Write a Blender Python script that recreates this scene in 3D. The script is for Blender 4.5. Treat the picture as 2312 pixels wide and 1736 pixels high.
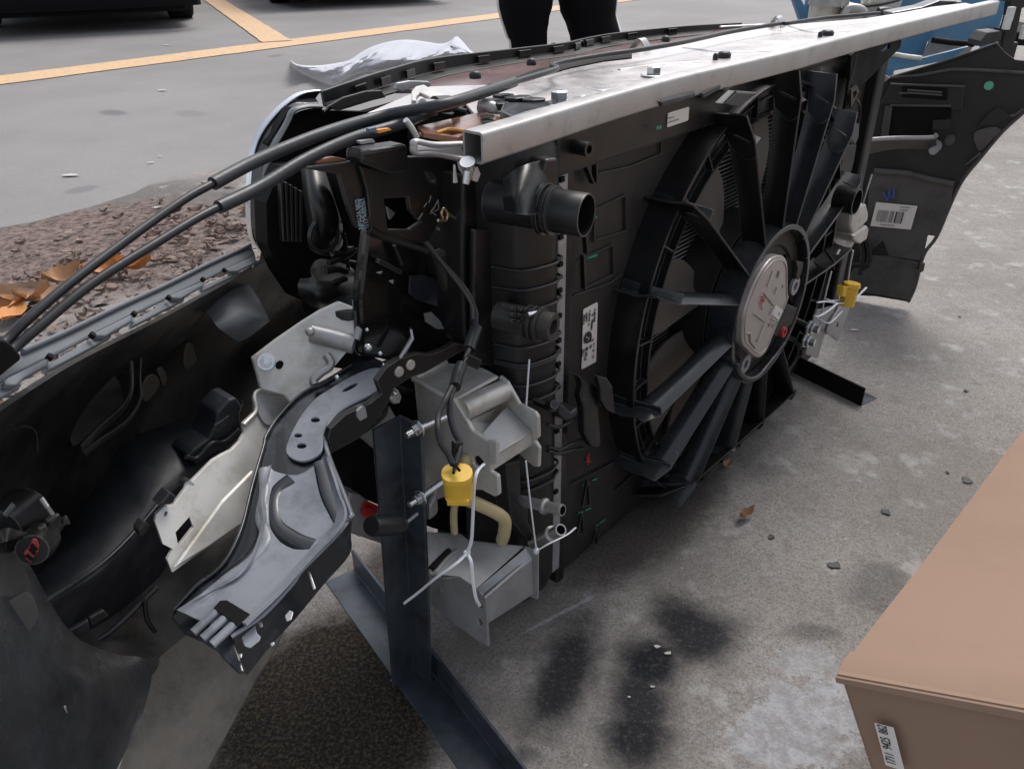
import bpy, bmesh, math, random
from mathutils import Vector, Matrix, noise
random.seed(7)
sc=bpy.context.scene
for o in list(bpy.data.objects): bpy.data.objects.remove(o)
COL=sc.collection
# ---------------------------------------------------------------- camera
F=1800.0; CX,CY=1156.0,868.0; PITCH=.521; ROLL=.014; CAMZ=.70
cp,sp=math.cos(PITCH),math.sin(PITCH)
fw=Vector((0,cp,-sp)); r0=Vector((1,0,0)); d0=fw.cross(r0)
cr,sr=math.cos(ROLL),math.sin(ROLL)
RT=cr*r0+sr*d0; DN=-sr*r0+cr*d0
EYE=Vector((0,0,CAMZ))
cd=bpy.data.cameras.new('camera'); cam=bpy.data.objects.new('camera',cd); COL.objects.link(cam)
m=Matrix((RT,-DN,-fw)).transposed().to_4x4(); m.translation=EYE; cam.matrix_world=m
cd.sensor_fit='HORIZONTAL'; cd.sensor_width=36; cd.lens=36*F/2312; cd.clip_start=.02; cd.clip_end=3000
sc.camera=cam
# ---------------------------------------------------------------- world, sun, exposure
SUN_EL=math.radians(58); SUN_ROT=math.radians(25)
w=bpy.data.worlds.new("World"); sc.world=w; w.use_nodes=True
nt=w.node_tree; nt.nodes.clear()
sky=nt.nodes.new('ShaderNodeTexSky'); sky.sky_type='NISHITA'; sky.sun_disc=False
sky.sun_elevation=SUN_EL; sky.sun_rotation=SUN_ROT; sky.dust_density=3; sky.air_density=1; sky.ozone_density=1
hs=nt.nodes.new('ShaderNodeHueSaturation'); hs.inputs['Saturation'].default_value=.38
bg=nt.nodes.new('ShaderNodeBackground'); bg.inputs['Strength'].default_value=.15
ow=nt.nodes.new('ShaderNodeOutputWorld')
nt.links.new(sky.outputs[0],hs.inputs['Color']); nt.links.new(hs.outputs[0],bg.inputs[0]); nt.links.new(bg.outputs[0],ow.inputs[0])
sl=bpy.data.lights.new('sun','SUN'); sl.energy=1.5; sl.angle=math.radians(25); sl.color=(1,.97,.93)
so=bpy.data.objects.new('sun',sl); COL.objects.link(so)
sdir=Vector((math.sin(SUN_ROT)*math.cos(SUN_EL),math.cos(SUN_ROT)*math.cos(SUN_EL),math.sin(SUN_EL)))
so.rotation_euler=sdir.to_track_quat('Z','Y').to_euler()
sc.view_settings.view_transform='Standard'; sc.view_settings.look='None'; sc.view_settings.exposure=.46; sc.view_settings.gamma=1
# ---------------------------------------------------------------- survey helpers: photo point -> point on a real plane
PSI=.841
U=Vector((math.cos(PSI),math.sin(PSI),0)); N=Vector((-math.sin(PSI),math.cos(PSI),0)); Z=Vector((0,0,1))
HUB=Vector((.34161009,.95,.267))
def L(s,n,z): return HUB*1.0+U*s+N*n+Z*(z-.267)      # module frame: s along the radiator, n towards the grille, z height
CR=dict(S=(0,0,1),A=(0,0,.36166),B=(500,0,.36166),C=(1000,0,.36166),D=(1600,0,.32188),E=(0,500,.31646),F=(500,300,.31646),G=(1000,300,.31646),
 H=(1500,200,.31646),I=(0,1000,.44321),J=(300,700,.31646),K=(700,700,.27125),L=(700,1000,.31646),M=(1200,600,.31646),N=(1500,500,.31646),
 O=(1100,1200,.32276),Q=(1700,900,.50329),X=(0,0,1.04521),R1=(1280,640,.13245),R2=(1640,500,.22879),R3=(1780,0,.24051),R4=(640,170,.25316),
 R5=(0,1050,.18083),R6=(1930,400,.09946),R7=(1740,560,.18062),R8=(1480,220,.05425))
def ray(k,x,y):
    a,b,s=CR[k]; px=a+x*s; py=b+y*s
    return fw+RT*((px-CX)/F)+DN*((py-CY)/F)
def PL(k,x,y,P0,nr): d=ray(k,x,y); return EYE+d*((P0-EYE).dot(nr)/d.dot(nr))
def PN(k,x,y,n=0): return PL(k,x,y,L(0,n,0),N)
def PS(k,x,y,s=0): return PL(k,x,y,L(s,0,0),U)
def HZ(k,x,y,z=0): return PL(k,x,y,Vector((0,0,z)),Z)
def plane3(a,b,c):
    nr=(b-a).cross(c-a).normalized(); return (a,nr)
def on(pl,k,pts): return [PL(k,x,y,pl[0],pl[1]) for x,y in pts]
def pn(k,pts,n): return [PN(k,x,y,n) for x,y in pts]
def hz(k,pts,z): return [HZ(k,x,y,z) for x,y in pts]
# ---------------------------------------------------------------- mesh helpers
class MB:
    def __init__(s): s.bm=bmesh.new()
    def poly(s,outer,off,holes=()):
        """flat outline with holes, extruded by vector off"""
        b=bmesh.new(); es=[]
        for lp in [outer]+list(holes):
            vs=[b.verts.new(p) for p in lp]
            for i in range(len(vs)): es.append(b.edges.new((vs[i],vs[(i+1)%len(vs)])))
        if holes: bmesh.ops.triangle_fill(b,use_beauty=True,use_dissolve=False,edges=es)
        else:
            vs=list(b.verts); b.faces.new(vs)
        fs=list(b.faces)
        if off.length>0:
            r=bmesh.ops.extrude_face_region(b,geom=fs)
            bmesh.ops.translate(b,verts=[v for v in r['geom'] if isinstance(v,bmesh.types.BMVert)],vec=off)
        bmesh.ops.recalc_face_normals(b,faces=b.faces)
        s.join(b); return s
    def join(s,b):
        me=bpy.data.meshes.new('t'); b.to_mesh(me); b.free(); s.bm.from_mesh(me); bpy.data.meshes.remove(me)
    def grid(s,rows,thick=0,close=False):
        b=bmesh.new(); V=[[b.verts.new(p) for p in r] for r in rows]
        nr=len(V); nc=len(V[0])
        for i in range(nr-1):
            for j in range(nc-1+(1 if close else 0)):
                try: b.faces.new((V[i][j],V[i][(j+1)%nc],V[i+1][(j+1)%nc],V[i+1][j]))
                except ValueError: pass
        bmesh.ops.recalc_face_normals(b,faces=b.faces)
        if thick: bmesh.ops.solidify(b,geom=list(b.faces),thickness=thick)
        s.join(b); return s
    def box(s,c,ax,ay,az):
        ps=[c+ax*i+ay*j+az*k for i in(-.5,.5) for j in(-.5,.5) for k in(-.5,.5)]
        b=bmesh.new(); v=[b.verts.new(p) for p in ps]
        for f in((0,1,3,2),(4,6,7,5),(0,4,5,1),(2,3,7,6),(0,2,6,4),(1,5,7,3)): b.faces.new([v[i] for i in f])
        bmesh.ops.recalc_face_normals(b,faces=b.faces); s.join(b); return s
    def beam(s,a,b,up,wd,ht):
        d=b-a; x=d.cross(up).normalized(); y=x.cross(d).normalized()
        return s.box((a+b)/2,d,x*wd,y*ht)
    def tube(s,path,rad,seg=12,cap=True,flat=None,up=None):
        """sweep a circle (or ellipse flat=(rx,ry)) along a path; rad is a number or a list"""
        n=len(path); rads=rad if isinstance(rad,(list,tuple)) else [rad]*n
        rows=[]; pu=up
        for i,p in enumerate(path):
            t=(path[min(i+1,n-1)]-path[max(i-1,0)]).normalized()
            if pu is None: pu=Vector((0,0,1)) if abs(t.z)<.9 else Vector((1,0,0))
            x=t.cross(pu).normalized(); y=x.cross(t).normalized()
            if up is None: pu=y
            fx,fy=flat if flat else (1,1)
            rows.append([p+x*(math.cos(2*math.pi*k/seg)*rads[i]*fx)+y*(math.sin(2*math.pi*k/seg)*rads[i]*fy) for k in range(seg)])
        b=bmesh.new(); V=[[b.verts.new(q) for q in r] for r in rows]
        for i in range(n-1):
            for k in range(seg): b.faces.new((V[i][k],V[i][(k+1)%seg],V[i+1][(k+1)%seg],V[i+1][k]))
        if cap: b.faces.new(V[0][::-1]); b.faces.new(V[-1])
        bmesh.ops.recalc_face_normals(b,faces=b.faces); s.join(b); return s
    def lathe(s,o,ax,prof,seg=32,ref=None):
        """prof: list of (dist along axis, radius); closed rings"""
        ax=ax.normalized(); x=ax.cross(ref or Vector((.3,.2,.93))).normalized(); y=ax.cross(x)
        b=bmesh.new(); V=[[b.verts.new(o+ax*h+(x*math.cos(2*math.pi*k/seg)+y*math.sin(2*math.pi*k/seg))*max(r,1e-5)) for k in range(seg)] for h,r in prof]
        for i in range(len(V)-1):
            for k in range(seg): b.faces.new((V[i][k],V[i][(k+1)%seg],V[i+1][(k+1)%seg],V[i+1][k]))
        bmesh.ops.remove_doubles(b,verts=b.verts,dist=1e-5)
        bmesh.ops.recalc_face_normals(b,faces=b.faces); s.join(b); return s
    def sphere(s,c,r,sub=2):
        b=bmesh.new(); bmesh.ops.create_icosphere(b,subdivisions=sub,radius=r); bmesh.ops.translate(b,verts=b.verts,vec=c); s.join(b); return s
    def build(s,name,mat,parent=None,smooth=None,bevel=0,seg=2,label=None,sub=0):
        me=bpy.data.meshes.new(name); s.bm.to_mesh(me); s.bm.free()
        o=bpy.data.objects.new(name,me); COL.objects.link(o); me.materials.append(mat)
        if smooth is not None:
            me.polygons.foreach_set('use_smooth',[True]*len(me.polygons))
            b=bmesh.new(); b.from_mesh(me)
            for e in b.edges:
                if len(e.link_faces)!=2 or e.calc_face_angle(0)>math.radians(smooth): e.smooth=False
            b.to_mesh(me); b.free()
        if bevel:
            md=o.modifiers.new('bevel','BEVEL'); md.width=bevel; md.segments=seg; md.limit_method='ANGLE'; md.angle_limit=math.radians(35); md.harden_normals=False
        if sub:
            md=o.modifiers.new('sub','SUBSURF'); md.levels=sub; md.render_levels=sub
        if parent is not None: o.parent=parent
        if label: o['label']=label
        return o
def cat(pts,per=6,closed=False):
    """Catmull-Rom through points"""
    pts=[Vector(p) for p in pts]; out=[]; n=len(pts)
    for i in range(n if closed else n-1):
        p0=pts[(i-1)%n] if closed or i>0 else pts[0]*2-pts[1]
        p1=pts[i]; p2=pts[(i+1)%n]; p3=pts[(i+2)%n] if closed or i+2<n else pts[-1]*2-pts[-2]
        for k in range(per):
            t=k/per
            out.append(.5*((2*p1)+(p2-p0)*t+(2*p0-5*p1+4*p2-p3)*t*t+(-p0+3*p1-3*p2+p3)*t**3))
    if not closed: out.append(pts[-1])
    return out
def surf(ctrl,pu=6,pv=6):
    """smooth surface through a grid of control points"""
    rows=[cat(r,pu) for r in ctrl]
    cols=[cat([rows[i][j] for i in range(len(rows))],pv) for j in range(len(rows[0]))]
    return [[cols[j][i] for j in range(len(cols))] for i in range(len(cols[0]))]
def arcpts(c,x,y,r,a0,a1,n): return [c+x*(r*math.cos(a0+(a1-a0)*i/n))+y*(r*math.sin(a0+(a1-a0)*i/n)) for i in range(n+1)]
def thing(name,label,cat_,group=None,loc=(0,0,0),kind=None):
    o=bpy.data.objects.new(name,None); COL.objects.link(o); o.empty_display_size=.05
    o['label']=label; o['category']=cat_
    if group: o['group']=group
    o['_b']=0; del o['_b']
    return o
def tag(o,label,cat_,group=None):
    o['label']=label; o['category']=cat_
    if group: o['group']=group
    return o
# ---------------------------------------------------------------- materials
def mat(name,base,rough=.5,metal=0,spots=None,scale=20,rvar=.12,bump=0,bscale=60,cvar=.25,coat=0,dust=None,spec=.5,dscale=9,bdist=.002,wear_glint=0):
    """principled material; spots=(colour,amount) second colour in noise; dust=(colour,amount) settles on upward faces too"""
    m=bpy.data.materials.new(name); m.use_nodes=True; t=m.node_tree; b=t.nodes['Principled BSDF']; ln=t.links.new
    tc=t.nodes.new('ShaderNodeTexCoord')
    n1=t.nodes.new('ShaderNodeTexNoise'); n1.inputs['Scale'].default_value=scale; n1.inputs['Detail'].default_value=7; n1.inputs['Roughness'].default_value=.62
    ln(tc.outputs['Object'],n1.inputs['Vector'])
    mx=t.nodes.new('ShaderNodeMix'); mx.data_type='RGBA'
    mx.inputs[6].default_value=tuple(c*(1-cvar) for c in base)+(1,); mx.inputs[7].default_value=tuple(min(1,c*(1+cvar)) for c in base)+(1,)
    ln(n1.outputs['Fac'],mx.inputs[0]); last=mx.outputs[2]
    if spots:
        n2=t.nodes.new('ShaderNodeTexNoise'); n2.inputs['Scale'].default_value=dscale; n2.inputs['Detail'].default_value=9; n2.inputs['Roughness'].default_value=.7
        ln(tc.outputs['Object'],n2.inputs['Vector'])
        rp=t.nodes.new('ShaderNodeMapRange'); rp.inputs[1].default_value=.62-.3*spots[1]; rp.inputs[2].default_value=.78-.1*spots[1]; rp.inputs[4].default_value=min(1,.5+spots[1])
        ln(n2.outputs['Fac'],rp.inputs[0])
        m2=t.nodes.new('ShaderNodeMix'); m2.data_type='RGBA'; m2.inputs[7].default_value=tuple(spots[0])+(1,)
        ln(rp.outputs[0],m2.inputs[0]); ln(last,m2.inputs[6]); last=m2.outputs[2]
    if dust:
        g=t.nodes.new('ShaderNodeNewGeometry'); sx=t.nodes.new('ShaderNodeSeparateXYZ'); ln(g.outputs['Normal'],sx.inputs[0])
        n3=t.nodes.new('ShaderNodeTexNoise'); n3.inputs['Scale'].default_value=14; n3.inputs['Detail'].default_value=8
        ln(tc.outputs['Object'],n3.inputs['Vector'])
        mm=t.nodes.new('ShaderNodeMath'); mm.operation='MULTIPLY_ADD'; mm.inputs[1].default_value=.45; mm.inputs[2].default_value=-.3+.5*dust[1]; ln(sx.outputs['Z'],mm.inputs[0])
        m4=t.nodes.new('ShaderNodeMath'); m4.operation='MULTIPLY_ADD'; m4.inputs[1].default_value=.9; ln(n3.outputs['Fac'],m4.inputs[0]); ln(mm.outputs[0],m4.inputs[2])
        cl=t.nodes.new('ShaderNodeMapRange'); cl.inputs[1].default_value=.25; cl.inputs[2].default_value=.85; cl.inputs[4].default_value=min(.95,dust[1]*1.3); ln(m4.outputs[0],cl.inputs[0])
        m3=t.nodes.new('ShaderNodeMix'); m3.data_type='RGBA'; m3.inputs[7].default_value=tuple(dust[0])+(1,)
        ln(cl.outputs[0],m3.inputs[0]); ln(last,m3.inputs[6]); last=m3.outputs[2]
    if wear_glint:  # worn grey edges, with thin edge highlights painted in too
        bv=t.nodes.new('ShaderNodeBevel'); bv.samples=4; bv.inputs['Radius'].default_value=.0016
        g2=t.nodes.new('ShaderNodeNewGeometry'); dt=t.nodes.new('ShaderNodeVectorMath'); dt.operation='DOT_PRODUCT'
        ln(bv.outputs[0],dt.inputs[0]); ln(g2.outputs['Normal'],dt.inputs[1])
        wr=t.nodes.new('ShaderNodeMapRange'); wr.inputs[1].default_value=.985; wr.inputs[2].default_value=.88; wr.inputs[4].default_value=wear_glint; ln(dt.outputs['Value'],wr.inputs[0])
        wn_=t.nodes.new('ShaderNodeMath'); wn_.operation='MULTIPLY'; ln(wr.outputs[0],wn_.inputs[0]); ln(n1.outputs['Fac'],wn_.inputs[1])
        m5=t.nodes.new('ShaderNodeMix'); m5.data_type='RGBA'; m5.inputs[7].default_value=(.17,.165,.16,1)
        ln(wn_.outputs[0],m5.inputs[0]); ln(last,m5.inputs[6]); last=m5.outputs[2]
    ln(last,b.inputs['Base Color'])
    mr=t.nodes.new('ShaderNodeMapRange'); mr.inputs[3].default_value=max(.03,rough-rvar); mr.inputs[4].default_value=min(1,rough+rvar)
    mr.inputs[1].default_value=.3; mr.inputs[2].default_value=.7
    ln(n1.outputs['Fac'],mr.inputs[0]); ln(mr.outputs[0],b.inputs['Roughness'])
    b.inputs['Metallic'].default_value=metal; b.inputs['Coat Weight'].default_value=coat; b.inputs['Specular IOR Level'].default_value=spec
    if bump:
        n4=t.nodes.new('ShaderNodeTexNoise'); n4.inputs['Scale'].default_value=bscale; n4.inputs['Detail'].default_value=6; ln(tc.outputs['Object'],n4.inputs['Vector'])
        bp=t.nodes.new('ShaderNodeBump'); bp.inputs['Strength'].default_value=bump; bp.inputs['Distance'].default_value=bdist; ln(n4.outputs['Fac'],bp.inputs['Height']); ln(bp.outputs[0],b.inputs['Normal'])
    return m
DUST=(.075,.066,.058)
M_PL=mat('black_plastic',(.006,.0065,.0075),.36,rvar=.14,bump=.12,bscale=40,dust=(DUST,.10),wear_glint=1.2)
M_PLD=mat('dusty_black_plastic',(.008,.008,.0082),.42,bump=.15,bscale=35,wear_glint=1.1,dust=(DUST,.2),spots=((.032,.028,.025),.2))
M_PLV=mat('very_dusty_plastic',(.022,.020,.018),.55,bump=.2,bscale=50,dust=((.10,.088,.076),.3),spots=((.055,.048,.042),.35))
M_BLADE=mat('dusty_fan_blade',(.11,.099,.086),.6,bump=.2,bscale=40,spots=((.11,.098,.085),.4),dscale=20)
M_PLB=mat('slate_sheen_black_plastic',(.012,.0145,.02),.3,rvar=.12,bump=.12,bscale=30,dust=((.10,.098,.09),.2),spots=((.075,.075,.072),.28),dscale=16,wear_glint=1.3)  # black plastic; slate tone and pale spots paint in highlights, over dust
M_DK=mat('matt_black',(.004,.004,.0042),.7,spec=.2)
M_GL=mat('gloss_black_paint',(.008,.008,.0085),.16,rvar=.07,coat=.4,spots=((.05,.05,.05),.1),dscale=40)
M_STEELK=mat('black_painted_steel',(.014,.0165,.021),.3,rvar=.12,bump=.15,bscale=25,coat=.3,spots=((.10,.115,.14),.35),dscale=22)
M_ANG=mat('primed_angle_steel',(.055,.068,.085),.36,rvar=.14,metal=.3,spots=((.02,.022,.028),.55),dscale=22,bump=.12,bscale=80)
M_ALU=mat('brushed_aluminium',(.40,.39,.385),.44,metal=.7,rvar=.1,bump=.06,bscale=120,spots=((.24,.225,.21),.35),dscale=45)
M_CAST=mat('cast_aluminium',(.56,.55,.52),.42,metal=.45,rvar=.12,bump=.14,bscale=60,spots=((.36,.32,.26),.45),dscale=32)
M_SHEET=mat('dull_sheet_aluminium',(.36,.36,.37),.42,metal=.45,rvar=.12,bump=.08,bscale=45,spots=((.24,.22,.20),.4),dscale=30)
M_PANEL=mat('pale_support_panel',(.56,.53,.525),.3,metal=.3,rvar=.14,bump=.25,bscale=9,spots=((.42,.31,.29),.35),dscale=9,bdist=.006)  # reddish spots paint in surroundings reflected by the panel
M_ZINC=mat('zinc_plated_steel',(.6,.62,.63),.26,metal=.95,rvar=.1,bump=.05)
M_CHROME=mat('chrome',(.75,.76,.8),.09,metal=1,rvar=.04)
M_BRNTINT=mat('brown_tinted_gloss_trim',(.33,.17,.12),.22,metal=.5,rvar=.08,spots=((.12,.07,.06),.35),dscale=18)  # brown tint paints in surroundings reflected by the latch plate
M_COVER=mat('motor_cover_metal',(.46,.42,.40),.34,metal=.55,rvar=.08,bump=.08,bscale=30,spots=((.36,.31,.29),.3),dscale=12)
M_WHITE=mat('paper_label',(.72,.68,.64),.55,cvar=.04,spots=((.6,.56,.52),.2))
M_INK=mat('black_ink',(.03,.03,.032),.6)
M_GINK=mat('grey_ink',(.30,.29,.28),.6)
M_GREEN=mat('green_marker',(.02,.30,.20),.5)
M_RED=mat('red_marker',(.45,.03,.03),.5)
M_BLUEI=mat('blue_marker',(.06,.10,.35),.5)
M_YEL=mat('yellow_plastic',(.72,.45,.045),.38,cvar=.1,bump=.06,spots=((.5,.3,.03),.15))
M_CREAM=mat('yellowed_plastic_hose',(.45,.37,.20),.35,cvar=.15,spots=((.3,.22,.1),.3))
M_TIE=mat('white_nylon',(.62,.64,.68),.3,cvar=.05)
M_RUB=mat('black_rubber',(.010,.011,.013),.42,rvar=.08,bump=.1,bscale=90)
M_CABLE=mat('ribbed_grey_sleeve',(.022,.025,.030),.45,rvar=.08,bump=.3,bscale=260,bdist=.0008)
M_BLUE=mat('blue_machine_paint',(.06,.185,.32),.4,spots=((.14,.15,.15),.3),dscale=7,bump=.08,dust=((.25,.24,.22),.2))
M_CARD=mat('cardboard',(.305,.205,.15),.8,cvar=.05,scale=6,bump=.12,bscale=25,bdist=.003,spots=((.27,.18,.13),.5),dscale=9,spec=.2)
M_FAB=mat('black_cloth',(.006,.006,.007),.95,spec=.08,bump=.4,bscale=30,bdist=.01)
M_TYRE=mat('tyre_rubber',(.012,.012,.012),.8,spec=.2)
M_CARP=mat('dark_car_paint',(.006,.006,.007),.6,spec=.15)
M_SHOE=mat('white_trainer',(.6,.6,.58),.6)
# fins of the radiator core
def fins_mat():
    m=mat('radiator_fins',(.02,.024,.024),.4); t=m.node_tree; b=t.nodes['Principled BSDF']; ln=t.links.new
    tc=t.nodes.new('ShaderNodeTexCoord'); wv=t.nodes.new('ShaderNodeTexWave'); wv.wave_type='BANDS'; wv.bands_direction='Z'; wv.inputs['Scale'].default_value=58; wv.inputs['Distortion'].default_value=0
    ln(tc.outputs['Object'],wv.inputs['Vector'])
    r=t.nodes.new('ShaderNodeValToRGB'); r.color_ramp.elements[0].position=.72; r.color_ramp.elements[0].color=(.012,.015,.015,1); r.color_ramp.elements[1].position=.9; r.color_ramp.elements[1].color=(.42,.44,.42,1)
    ln(wv.outputs['Color'],r.inputs[0]); ln(r.outputs[0],b.inputs['Base Color'])
    return m
M_FINS=fins_mat()
# thin clear plastic of the bag
def bag_mat():
    m=mat('crumpled_polythene',(.72,.74,.82),.6,cvar=.12,scale=10,spec=.3,bump=.35,bscale=22,bdist=.01); b=m.node_tree.nodes['Principled BSDF']
    b.inputs['Alpha'].default_value=.6; b.inputs['Subsurface Weight'].default_value=.2; b.inputs['Subsurface Radius'].default_value=(.1,.1,.1)
    return m
M_BAG=bag_mat()
# ---------------------------------------------------------------- ground
def stain_nodes(t,lst,nz,soft=.45,warp=.5):
    """union of noisy ellipses (cx,cy,angle,halflen,halfwid,strength) -> 0..1"""
    ln=t.links.new; tc=t.nodes.new('ShaderNodeTexCoord'); last=None
    for (cx,cy,a,hl,hw,st) in lst:
        s1=t.nodes.new('ShaderNodeVectorMath'); s1.operation='SUBTRACT'; s1.inputs[1].default_value=(cx,cy,0); ln(tc.outputs['Object'],s1.inputs[0])
        rt=t.nodes.new('ShaderNodeVectorRotate'); rt.rotation_type='Z_AXIS'; rt.inputs['Angle'].default_value=-a; ln(s1.outputs[0],rt.inputs['Vector'])
        sc_=t.nodes.new('ShaderNodeVectorMath'); sc_.operation='MULTIPLY'; sc_.inputs[1].default_value=(1/hl,1/hw,0); ln(rt.outputs[0],sc_.inputs[0])
        le=t.nodes.new('ShaderNodeVectorMath'); le.operation='LENGTH'; ln(sc_.outputs[0],le.inputs[0])
        ad=t.nodes.new('ShaderNodeMath'); ad.operation='MULTIPLY_ADD'; ad.inputs[1].default_value=warp*2; ln(nz,ad.inputs[0]); ln(le.outputs['Value'],ad.inputs[2])
        mp=t.nodes.new('ShaderNodeMapRange'); mp.interpolation_type='SMOOTHSTEP'; mp.inputs[1].default_value=1+warp+soft*.3; mp.inputs[2].default_value=1+warp-soft*.55; mp.inputs[3].default_value=0; mp.inputs[4].default_value=st
        ln(ad.outputs[0],mp.inputs[0])
        if last is None: last=mp.outputs[0]
        else:
            mx=t.nodes.new('ShaderNodeMath'); mx.operation='MAXIMUM'; ln(last,mx.inputs[0]); ln(mp.outputs[0],mx.inputs[1]); last=mx.outputs[0]
    return last
def seg(k,p,q,wd,st):
    a=HZ(k,*p); b=HZ(k,*q); d=b-a
    return ((a.x+b.x)/2,(a.y+b.y)/2,math.atan2(d.y,d.x),d.length/2,wd,st)
def nz(t,scale,detail=8,rough=.6,vec=None,dist=0):
    n=t.nodes.new('ShaderNodeTexNoise'); n.inputs['Scale'].default_value=scale; n.inputs['Detail'].default_value=detail; n.inputs['Roughness'].default_value=rough; n.inputs['Distortion'].default_value=dist
    if vec is None:
        tc=t.nodes.new('ShaderNodeTexCoord'); vec=tc.outputs['Object']
    t.links.new(vec,n.inputs['Vector']); return n.outputs['Fac']
def mixc(t,fac,a,b):
    m=t.nodes.new('ShaderNodeMix'); m.data_type='RGBA'
    for s,v in ((0,fac),(6,a),(7,b)):
        if isinstance(v,tuple): m.inputs[s].default_value=v+(1,)
        elif isinstance(v,(int,float)): m.inputs[s].default_value=v
        else: t.links.new(v,m.inputs[s])
    return m.outputs[2]
def rng(t,v,a,b,c=0,d=1,smooth=True):
    m=t.nodes.new('ShaderNodeMapRange'); 
    if smooth: m.interpolation_type='SMOOTHSTEP'
    m.inputs[1].default_value=a; m.inputs[2].default_value=b; m.inputs[3].default_value=c; m.inputs[4].default_value=d; t.links.new(v,m.inputs[0]); return m.outputs[0]
def concrete_mat():
    m=bpy.data.materials.new('weathered_concrete'); m.use_nodes=True; t=m.node_tree; b=t.nodes['Principled BSDF']
    base=mixc(t,rng(t,nz(t,4,9,.65),.36,.64),(.265,.245,.229),(.355,.332,.313))
    base=mixc(t,rng(t,nz(t,330,4,.9),.34,.58),(.155,.138,.125),base)      # dark grit
    base=mixc(t,rng(t,nz(t,290,4,.9),.60,.72,0,.8),base,(.60,.58,.56))
    base=mixc(t,rng(t,nz(t,95,6,.85),.56,.66,0,.45),base,(.15,.135,.12))
    base=mixc(t,rng(t,nz(t,120,3,.8),.68,.72,0,.8),base,(.55,.53,.50))
    dk=stain_nodes(t,[seg('A',(-600,1720),(1500,1130),.24,.85)],nz(t,7,6,.7),.4,.35)
    base=mixc(t,dk,base,(.115,.108,.103))  # pale sand grains
    base=mixc(t,rng(t,nz(t,38,7,.75),.50,.66,0,.6),base,(.19,.172,.157))
    base=mixc(t,rng(t,nz(t,13,6,.7),.54,.68,0,.5),base,(.50,.485,.47))
    base=mixc(t,rng(t,nz(t,7,8,.7),.60,.74,0,.55),base,(.26,.195,.16)) # rusty brown patches
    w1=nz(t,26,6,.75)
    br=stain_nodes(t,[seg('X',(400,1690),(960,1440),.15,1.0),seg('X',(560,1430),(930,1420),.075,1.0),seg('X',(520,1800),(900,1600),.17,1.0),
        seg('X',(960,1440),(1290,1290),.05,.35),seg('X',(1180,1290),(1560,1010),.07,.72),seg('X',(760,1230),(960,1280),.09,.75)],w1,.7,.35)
    base=mixc(t,br,base,mixc(t,rng(t,nz(t,240,4,.8),.45,.65),(.007,.005,.003),(.085,.060,.034)))  # brown stain by the post, with the shade there painted in
    bl=stain_nodes(t,[seg('O',(720,600),(320,1500),.034,.95),seg('O',(590,850),(460,1200),.045,.7),seg('O',(1180,760),(1640,620),.06,.95),seg('O',(1330,560),(1620,930),.062,.95),
        seg('O',(1200,720),(1080,1180),.04,1.0),seg('O',(800,1200),(1330,1250),.06,.95),seg('O',(1150,1200),(960,1700),.04,.98),seg('O',(300,1500),(260,1650),.018,.6),
        seg('Q',(640,760),(500,960),.04,.4),seg('Q',(250,1010),(280,1100),.03,.4),seg('X',(1560,1010),(1700,1010),.05,.25)],nz(t,16,7,.75),1.15,.55)
    base=mixc(t,bl,base,mixc(t,rng(t,nz(t,200,3,.8),.5,.7),(.010,.011,.014),(.055,.058,.066)))
    wh=stain_nodes(t,[seg('O',(1750,1300),(2100,1500),.05,.7),seg('Q',(60,1300),(420,1600),.08,.75),seg('Q',(330,1140),(100,1240),.025,.5),seg('O',(240,730),(760,460),.003,.5)],nz(t,17,10,.8),.28,2.2)
    base=mixc(t,wh,base,mixc(t,rng(t,nz(t,60,7,.8),.4,.6),(.30,.30,.315),(.46,.47,.50)))
    lt_=stain_nodes(t,[seg('A',(-600,1880),(1500,1290),.40,1.0)],nz(t,9,6,.7),.6,.5)
    base=mixc(t,lt_,base,mixc(t,rng(t,nz(t,55,6,.8),.38,.62),(.06,.042,.035),(.23,.17,.148)))
    cr=t.nodes.new('ShaderNodeTexVoronoi'); cr.feature='DISTANCE_TO_EDGE'; cr.inputs['Scale'].default_value=2.3; cr.inputs['Randomness'].default_value=1
    tc=t.nodes.new('ShaderNodeTexCoord'); ds=t.nodes.new('ShaderNodeVectorMath'); ds.operation='MULTIPLY_ADD'; ds.inputs[1].default_value=(.25,.25,0)
    nn=t.nodes.new('ShaderNodeTexNoise'); nn.inputs['Scale'].default_value=6; nn.inputs['Detail'].default_value=6; t.links.new(tc.outputs['Object'],nn.inputs['Vector'])
    t.links.new(nn.outputs['Color'],ds.inputs[0]); t.links.new(tc.outputs['Object'],ds.inputs[2]); t.links.new(ds.outputs[0],cr.inputs['Vector'])
    ck=rng(t,cr.outputs['Distance'],.0025,.0,0,.12)
    base=mixc(t,ck,base,(.05,.045,.04))
    t.links.new(base,b.inputs['Base Color']); b.inputs['Roughness'].default_value=.82; b.inputs['Specular IOR Level'].default_value=.3
    bp=t.nodes.new('ShaderNodeBump'); bp.inputs['Strength'].default_value=.7; bp.inputs['Distance'].default_value=.004; t.links.new(nz(t,150,6,.8),bp.inputs['Height']); t.links.new(bp.outputs[0],b.inputs['Normal'])
    return m
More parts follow.
